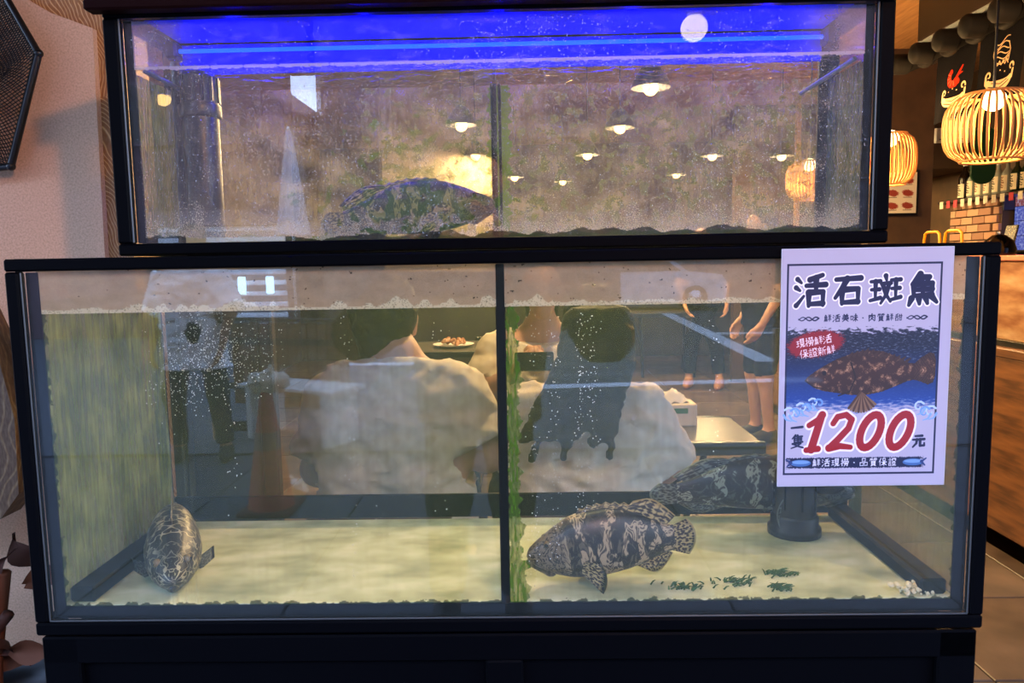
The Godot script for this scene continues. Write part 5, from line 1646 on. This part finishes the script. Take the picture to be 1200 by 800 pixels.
	put("case", bx(Vector3(0.05, 0.5, 0.34), 0.008, Vector3(0.03, 0.2, 0)), M.black, tv)
	var dm := MB.new()
	dm.face(Vector3(0.003, -0.03, -0.155), Vector3(0.003, -0.03, 0.155), Vector3(0.003, 0.43, 0.155), Vector3(0.003, 0.43, -0.155))
	var sim := tex(seafood_screen())
	var dmat := mat(Color(0.05, 0.05, 0.05), 0.2)
	dmat.emission_enabled = true
	dmat.emission = Color.BLACK
	dmat.emission_texture = sim
	dmat.emission_energy_multiplier = 0.75
	put("display", dm.mesh(), dmat, tv)
	area(Vector3(-0.004, 0.2, 0), Vector3(0, PI / 2, 0), Vector2(0.3, 0.45), Color(0.5, 0.55, 1.0), 0.03, tv)
	# framed menu picture, white box, green sign
	var mn := thing("menu_picture", "framed menu sheet of six red dishes on the wall behind the small lantern", "picture", Vector3(3.05, 1.72, -5.02))
	put("frame", bx(Vector3(0.3, 0.36, 0.02), 0.004, Vector3(0, 0.15, 0)), M.black, mn)
	var mq := MB.new()
	mq.face(Vector3(-0.13, -0.01, 0.0115), Vector3(0.13, -0.01, 0.0115), Vector3(0.13, 0.31, 0.0115), Vector3(-0.13, 0.31, 0.0115))
	put("sheet", mq.mesh(), tmat(menu_image(), 0.7), mn)
	struct("wall_pier", bx(Vector3(0.5, 3.0, 0.12), 0.004, Vector3(3.07, 1.5, -5.1)), M.brown_wall, "narrow brown wall pier with a menu picture")
	var wb := thing("wall_box", "small white wall box high behind the noren", "box", Vector3(3.62, 2.36, -5.33))
	put("cover", bx(Vector3(0.3, 0.12, 0.05), 0.01), M.white_plastic, wb)
	put("vent_slot", bx(Vector3(0.24, 0.01, 0.052), 0.0, Vector3(0, -0.035, 0)), M.trim, wb)
	var gs := thing("green_sign", "round-ended dark green sign beside the large lantern", "sign", Vector3(3.45, 2.1, -4.6))
	var gp := MB.new()
	var poly := PackedVector2Array()
	for i in 25:
		var a := TAU * i / 24.0 if i < 24 else 0.0
		if i < 24:
			poly.append(Vector2(cos(a) * 0.09, sin(a) * 0.09 + (0.12 if sin(a) > 0 else -0.12)))
	gp.extrude(poly, 0.02)
	put("plate", gp.mesh(), mat(Color(0.04, 0.2, 0.1), 0.4), gs)
	put("rod", tb([Vector3(0, 0.2, 0), Vector3(0, 0.89, 0)], 0.006, 6), M.black, gs)

func front_left() -> void:
	# hand net on the plaster
	var n := thing("hand_net", "black hand net with a hexagonal frame hanging on the plaster wall", "net", Vector3(-1.07, 1.6, -0.41))
	var hex := [Vector3(0.085, 0.325, 0), Vector3(0.142, 0.215, 0), Vector3(0.066, -0.006, 0), Vector3(-0.1, -0.02, 0), Vector3(-0.2, 0.17, 0), Vector3(-0.11, 0.34, 0)]
	for k in 6:
		put("frame_bar", tb([hex[k], hex[(k + 1) % 6]], 0.0075, 8), M.black, n)
		var sp := SphereMesh.new()
		sp.radius = 0.009
		sp.height = 0.018
		put("joint", sp, M.black, n, hex[k])
	put("handle", tb([Vector3(-0.01, 0.335, 0), Vector3(-0.02, 0.9, 0.0)], 0.012, 10), M.black, n)
	var ctr := Vector3(-0.02, 0.17, 0)
	var nz := fnl(1.6, 2, 4)
	var bag := func(t: Vector2) -> Vector3:    # the sagging bag, t.x round the frame, t.y towards its bottom
		var f := fposmod(t.x, 1.0) * 6.0
		var e: Vector3 = hex[int(f) % 6].lerp(hex[(int(f) + 1) % 6], f - floorf(f))
		var p := e.lerp(ctr + Vector3(0.0, -0.05, 0), t.y * 0.85)
		return p + Vector3(0, 0, 0.045 * sin(t.y * 1.5)) + Vector3(nz.get_noise_2d(p.x * 9, p.y * 9), nz.get_noise_2d(p.y * 9, p.x * 9), 0) * 0.02 * t.y
	var net := MB.new()
	for k in 150:
		var path := []
		for j in 9:
			path.append(bag.call(Vector2(k / 150.0 + j * 0.012, j / 8.0)))
		net.tube(path, 0.0011, 3, false)
		path = []
		for j in 9:
			path.append(bag.call(Vector2(k / 150.0 - j * 0.012, j / 8.0)))
		net.tube(path, 0.0011, 3, false)
	put("netting", net.mesh(true), mat(Color(0.05, 0.05, 0.06), 0.8), n).set_meta("kind", "stuff")
	var inner := MB.new()
	inner.grid(36, 6, func(t): return bag.call(Vector2(t.x, 0.42 + t.y * 0.58)) + Vector3(0, 0, 0.006))
	put("gathered_mesh", inner.mesh(true), nmat([[0.0, Color(0.03, 0.03, 0.035)], [1.0, Color(0.2, 0.19, 0.2)]], 0.2, 2, Vector3(9, 9, 9), 0.9, 70), n)
	# wooden slab, dried leaves and stems beside the tank
	var sl := thing("wooden_slab", "curved wooden slab with broad rings standing left of the lower tank", "slab", Vector3(-1.12, 0.93, -0.3))
	var sp := MB.new()
	sp.extrude(PackedVector2Array([Vector2(-0.2, 0), Vector2(0.06, -0.03), Vector2(0.13, 0.0), Vector2(0.17, 0.05), Vector2(0.175, 0.2), Vector2(0.15, 0.34), Vector2(0.12, 0.42), Vector2(-0.2, 0.42)]), 0.06)
	put("board", sp.mesh(), M.slab, sl)
	var dr := thing("dried_leaf_bundle", "bundle of dry brown leaves and husks beside the tank's lower left", "leaves", Vector3(-1.0, 0.6, -0.27))
	var lm := [mat(Color(0.4, 0.2, 0.08), 0.8), mat(Color(0.5, 0.28, 0.11), 0.8), mat(Color(0.26, 0.12, 0.05), 0.8)]
	for k in 22:
		var m := MB.new()
		var a0 := Vector3(rng.randfn(-0.03, 0.05), rng.randf_range(0.0, 0.27), rng.randfn(0, 0.03))
		var dirv := Vector3(rng.randf_range(-0.3, 0.9), rng.randf_range(-0.5, 0.8), rng.randf_range(-0.2, 0.6)).normalized()
		var sd := dirv.cross(Vector3(0.3, 0.2, 1)).normalized()
		var ln := rng.randf_range(0.07, 0.13)
		var cu := rng.randf_range(-0.04, 0.04)
		m.grid(8, 4, func(t): return a0 + dirv * t.x * ln + sd * (t.y - 0.5) * 0.05 * sin(minf(t.x * 1.1 + 0.06, 1.0) * PI) + Vector3(0, 0, 1) * (cu * sin(t.x * 3.0) + 0.02 * absf(t.y - 0.5)))
		put("dry_leaf", m.mesh(true), lm[k % 3], dr)
	put("stem", tb([Vector3(-0.06, -0.6, 0), Vector3(-0.03, 0.0, 0), Vector3(0.02, 0.2, 0.02)], 0.014, 8), lm[0], dr)
	put("stem", tb([Vector3(-0.1, -0.6, 0), Vector3(-0.08, 0.0, 0.01), Vector3(0.03, 0.12, 0.03)], 0.011, 8), lm[2], dr)
	var pot := thing("dark_planter", "dark round planter hidden in shadow left of the stand", "pot", Vector3(-1.06, 0, -0.27))
	put("pot_wall", lt([Vector2(0, 0.0), Vector2(0.11, 0.0), Vector2(0.15, 0.5), Vector2(0.155, 0.56), Vector2(0.14, 0.56), Vector2(0.135, 0.5), Vector2(0, 0.48)], 24), M.black, pot)
	sl.position.y = 0.9
	put("support_post", bx(Vector3(0.08, 0.9, 0.05), 0.005, Vector3(-0.12, -0.45, 0)), M.dark_wood, sl)

func street() -> void:
	# pavement, road, markings behind the photographer
	var pv := struct("floor_pavement", bx(Vector3(30, 0.1, 4.3), 0.0, Vector3(0, -0.075, 2.15)), mat(Color(0.16, 0.16, 0.17), 0.9), "grey paved arcade floor in front of the shop")
	var pm := bx(Vector3(0.89, 0.024, 0.69), 0.004)
	for i in 12:
		for j in 6:
			put("paving_slab", pm, M.paver, pv, Vector3(-5.0 + i * 0.9, -0.012, 0.35 + j * 0.7))
	struct("floor_road", bx(Vector3(60, 0.1, 27.3), 0.0, Vector3(0, -0.055, 17.95)), M.asphalt, "grey asphalt road with white markings")
	var paint := mat(Color(0.85, 0.86, 0.88), 0.7)
	var marks := [[Vector3(1.75, -0.004, 7.17), Vector3(3.2, 0.008, 0.24), -0.08, "white stop line across the road nearest the pavement"], [Vector3(3.42, -0.004, 13.3), Vector3(0.28, 0.008, 9.0), 0.04, "long slanting white lane line running up the road"], [Vector3(4.3, -0.004, 12.6), Vector3(1.6, 0.008, 0.3), 0.0, "short white cross line farther up the road"], [Vector3(-2.2, -0.004, 14.6), Vector3(0.28, 0.008, 4.5), 0.05, "white lane line on the left of the road"], [Vector3(-3.2, -0.004, 9.2), Vector3(3.4, 0.008, 0.25), 0.06, "white cross line before the shuttered building"]]
	for m in marks:
		var o := put("road_marking", bx(m[1]), paint, null, m[0])
		o.rotation.y = m[2]
		tag(o, m[3], "marking", "white markings on the road")
	# traffic cone with crumpled plastic bags
	var co := thing("traffic_cone", "faded red traffic cone on the pavement", "cone", Vector3(-1.42, 0, 2.98))
	put("cone", lt([Vector2(0.13, 0.02), Vector2(0.035, 0.66), Vector2(0.03, 0.68), Vector2(0, 0.68)], 24), mat(Color(0.62, 0.24, 0.16), 0.6), co)
	put("base", bx(Vector3(0.3, 0.025, 0.3), 0.006, Vector3(0, 0.0125, 0)), mat(Color(0.3, 0.08, 0.06), 0.6), co)
	put("reflective_band", lt([Vector2(0.082, 0.36), Vector2(0.068, 0.46)], 24), mat(Color(0.45, 0.3, 0.26), 0.4), co)
	for k in 2:
		var bag := thing("plastic_bag", ["crumpled white plastic bag stuck on top of the red cone", "crumpled white plastic bag lying at the foot of the cone"][k], "bag", [Vector3(-1.41, 0.68, 2.98), Vector3(-1.4, 0.0, 3.08)][k], 0.0, "plastic bags on the cone")
		var bm := MB.new()
		body_field(bm, [[Vector3(-0.05, 0.05, 0), Vector3(0.06, 0.05, 0.02), 0.05, 0.045], [Vector3(0, 0.07, 0), Vector3(0.02, 0.13, 0), 0.04, 0.012]] if k == 0 else [[Vector3(-0.06, 0.05, 0.15), Vector3(0.06, 0.05, 0.15), 0.05, 0.045], [Vector3(0, 0.07, 0.15), Vector3(0.02, 0.11, 0.15), 0.04, 0.012]], 0.009, 0.012, [], fnl(0.12, 2, 9), 0.02)
		put("sack", bm.mesh(true), mat(Color(0.8, 0.78, 0.72), 0.5), bag)
	# white bench, plank fence, floor grating
	var be := thing("white_bench", "low white slatted bench by the plank fence", "bench", Vector3(-1.75, 0, 4.7), 0.5)
	for k in 3:
		put("slat", bx(Vector3(1.0, 0.03, 0.12), 0.004, Vector3(0, 0.43, -0.14 + 0.14 * k)), M.white_plastic, be)
	for x in [-0.4, 0.4]:
		put("leg", bx(Vector3(0.06, 0.415, 0.36), 0.006, Vector3(x, 0.2075, 0)), M.white_plastic, be)
	var fe := thing("plank_fence", "brown upright plank fence beside the pavement", "fence", Vector3(-2.25, 0, 6.0), 0.32)
	for k in 12:
		put("plank", bx(Vector3(0.1, 0.8 + 0.015 * (k % 3), 0.025), 0.004, Vector3(-0.6 + k * 0.11, 0.42, 0)), M.counter_wood, fe)
	for y in [0.2, 0.65]:
		put("rail", bx(Vector3(1.35, 0.06, 0.03), 0.004, Vector3(0, y, -0.03)), M.dark_wood, fe)
	put("top_cap", bx(Vector3(1.38, 0.03, 0.09), 0.004, Vector3(0, 0.86, 0)), M.dark_wood, fe)
	var gr := thing("floor_grating", "dark drain grating in the pavement before the fence", "grating", Vector3(-2.35, 0, 5.2))
	for k in 9:
		put("bar", bx(Vector3(0.5, 0.012, 0.02), 0.0, Vector3(0, 0.006, -0.16 + k * 0.04)), M.black, gr)
	var wp := thing("wooden_post", "short tan wooden post standing behind the pedestrian", "post", Vector3(-2.42, 0, 4.75))
	put("shaft", bx(Vector3(0.11, 0.46, 0.11), 0.01, Vector3(0, 0.23, 0)), M.light_wood, wp)
	put("cap", bx(Vector3(0.13, 0.03, 0.13), 0.008, Vector3(0, 0.475, 0)), M.light_wood, wp)
	# white car
	var ca := thing("parked_car", "white car parked along the far side of the road", "car", Vector3(3.2, -0.01, 19.5))
	var bp := MB.new()
	bp.extrude(PackedVector2Array([Vector2(-2.1, 0.25), Vector2(2.1, 0.25), Vector2(2.15, 0.7), Vector2(2.0, 0.95), Vector2(1.1, 1.05), Vector2(0.5, 1.5), Vector2(-1.2, 1.52), Vector2(-1.9, 1.05), Vector2(-2.15, 0.95)]), 1.7)
	put("car_body", bp.mesh(), mat(Color(0.85, 0.86, 0.88), 0.25), ca)
	for s1 in [-1.0, 1.0]:
		var gp := MB.new()
		gp.extrude(PackedVector2Array([Vector2(-1.65, 1.04), Vector2(0.92, 1.06), Vector2(0.44, 1.42), Vector2(-1.12, 1.44)]), 0.02, Basis(), Vector3(0, 0, s1 * 0.855))
		put("side_window", gp.mesh(), M.black_gloss, ca)
		for x in [-1.35, 1.3]:
			var wm := MB.new()
			wm.lathe([Vector2(0, -0.1), Vector2(0.3, -0.1), Vector2(0.34, -0.06), Vector2(0.34, 0.06), Vector2(0.3, 0.1), Vector2(0.2, 0.08), Vector2(0, 0.07)], 24, Vector3.ZERO, Basis(Vector3.RIGHT, -PI / 2))
			var wo := put("wheel", wm.mesh(true), M.black, ca, Vector3(x, 0.35, s1 * 0.78))
			var hm := MB.new()
			hm.lathe([Vector2(0, -0.012), Vector2(0.2, -0.012), Vector2(0.2, 0.012), Vector2(0, 0.03)], 20, Vector3.ZERO, Basis(Vector3.RIGHT, -PI / 2))
			put("hubcap", hm.mesh(true), M.chrome, wo, Vector3(0, 0, s1 * 0.09))
	# houses across the road
	house(Vector3(-8.05, 0, 13.8), Vector3(7.0, 9.0, 0.6), Color(0.36, 0.25, 0.29), "mauve rendered house with a steel roller shutter", true)
	house(Vector3(-5.75, 0, 19.0), Vector3(3.2, 4.7, 3.0), Color(0.34, 0.27, 0.22), "low dark house with a spired roof seen in the gap", false, true)
	house(Vector3(-1.0, 0, 15.0), Vector3(5.8, 9.0, 3.0), Color(0.33, 0.26, 0.2), "brown rendered house across the road beside the mauve one", false)
	house(Vector3(7.5, 0, 24.0), Vector3(14.0, 14.5, 3.0), Color(0.28, 0.26, 0.32), "tall grey building at the end of the road", false)
	house(Vector3(11.8, 0, 13.4), Vector3(6.0, 9.5, 3.0), Color(0.45, 0.44, 0.47), "grey corner building with a red fascia band", false, false, true)
	house(Vector3(-15.5, 0, 15.0), Vector3(6.5, 7.5, 3.0), Color(0.4, 0.38, 0.36), "plain grey house left of the mauve one", false)
	var aw := thing("folded_parasol", "tall folded white parasol standing before the brown house", "parasol", Vector3(-4.0, 0, 12.0))
	put("pole", tb([Vector3(0, 0, 0), Vector3(0, 3.75, 0)], 0.03, 8), M.chrome, aw)
	put("cloth", lt([Vector2(0.3, 1.9), Vector2(0.27, 2.1), Vector2(0.05, 3.7), Vector2(0, 3.72)], 14), mat(Color(0.6, 0.6, 0.64), 0.8), aw)

func house(at: Vector3, size: Vector3, c: Color, label: String, shutter := false, gable := false, band := false) -> void:
	var h := thing("street_building", label, "building", at)
	var zf := -size.z / 2
	put("wall", bx(size, 0.02, Vector3(0, size.y / 2, 0)), nmat([[0.0, c.darkened(0.15)], [1.0, c.lightened(0.1)]], 0.02, 4, Vector3(0.3, 0.3, 0.3), 0.9, 80 + int(size.x * 3)), h)
	var frame := mat(c.lightened(0.12), 0.6)
	var n := int(size.x / 1.6)
	for j in int((size.y - 1.0) / 2.6):
		for i in n:
			if j == 0 and shutter:
				continue
			var x := -size.x / 2 + size.x * (i + 0.5) / n
			var w := put("window", bx(Vector3(0.95, 1.2, 0.08), 0.01, Vector3(x, 1.7 + j * 2.6, zf - 0.03)), frame, h)
			put("pane", bx(Vector3(0.82, 1.06, 0.02), 0.0, Vector3(x, 1.7 + j * 2.6, zf - 0.075)), mat(c.darkened(0.45), 0.3), w)
			put("mullion", bx(Vector3(0.05, 1.06, 0.03), 0.0, Vector3(x, 1.7 + j * 2.6, zf - 0.08)), frame, w)
	put("cornice", bx(Vector3(size.x + 0.2, 0.18, 0.2), 0.02, Vector3(0, size.y - 0.12, zf - 0.08)), mat(c.lightened(0.25), 0.8), h)
	if shutter:
		put("upper_wing", bx(Vector3(0.5, size.y - 5.1, size.z), 0.02, Vector3(size.x / 2 + 0.26, (size.y + 5.1) / 2, 0)), mat(c.darkened(0.1), 0.9), h)
		var sl := bx(Vector3(2.5, 0.1, 0.04), 0.015)
		var sm1 := mat(Color(0.92, 0.94, 0.97), 0.4)
		var sm2 := mat(Color(0.36, 0.4, 0.46), 0.4)
		for k in 20:
			put("shutter_slat", sl, sm1 if k % 2 else sm2, h, Vector3(2.2, 0.1 + k * 0.105, zf - 0.05))
		put("shutter_box", bx(Vector3(2.7, 0.3, 0.2), 0.01, Vector3(2.2, 2.3, zf - 0.1)), frame, h)
		for x in [3.15, 2.6]:
			var l := put("wall_light", bx(Vector3(0.14, 0.34, 0.1), 0.02, Vector3(x, 1.0, zf - 0.14)), glow(Color(0.7, 0.88, 1.0), 14.0), h)
			l.set_meta("label", "glowing white wall light")
	if gable:
		var rp := MB.new()
		rp.extrude(PackedVector2Array([Vector2(-size.x / 2 - 0.3, 0), Vector2(size.x / 2 + 0.3, 0), Vector2(size.x / 2 - 0.1, 0.3), Vector2(0.2, 0.35), Vector2(0.05, 0.9), Vector2(-0.1, 0.35), Vector2(-0.5, 0.35), Vector2(-0.62, 0.75), Vector2(-0.75, 0.35), Vector2(-size.x / 2 + 0.2, 0.3)]), size.z + 0.5, Basis(), Vector3(0, size.y, 0))
		put("roof", rp.mesh(), mat(Color(0.26, 0.2, 0.18), 0.8), h)
		put("door", bx(Vector3(1.0, 2.1, 0.06), 0.01, Vector3(1.9, 1.05, zf - 0.03)), mat(Color(0.3, 0.3, 0.32), 0.5), h)
	if band:
		put("fascia_band", bx(Vector3(size.x + 0.1, 0.5, 0.12), 0.02, Vector3(0, 2.9, zf - 0.06)), mat(Color(0.5, 0.05, 0.1), 0.5), h)

func front_lamp() -> void:
	var l := thing("arm_lamp", "round white lamp hung from an arm over the shop front, mirrored in the upper tank", "lamp", Vector3(0.634, 2.2, 1.47))
	put("canopy", lt([Vector2(0, 0.0), Vector2(0.025, 0), Vector2(0.03, 0.05), Vector2(0.006, 0.07), Vector2(0.006, 0.78), Vector2(0, 0.78)], 16), M.white_plastic, l)
	put("arm", tb([Vector3(0, 0.77, -1.21), Vector3(0, 0.77, 0.02)], 0.014, 10), M.black, l)
	put("wall_plate", bx(Vector3(0.1, 0.1, 0.012), 0.003, Vector3(0, 0.77, -1.212)), M.black, l)
	var s := SphereMesh.new()
	s.radius = 0.045
	s.height = 0.09
	put("globe_bulb", s, glow(Color(1.0, 0.93, 0.82), 9.0), l, Vector3(0, -0.035, 0))
	omni(Vector3(0, -0.035, 0), Color(1.0, 0.7, 0.44), 1.9, 0.045, l)
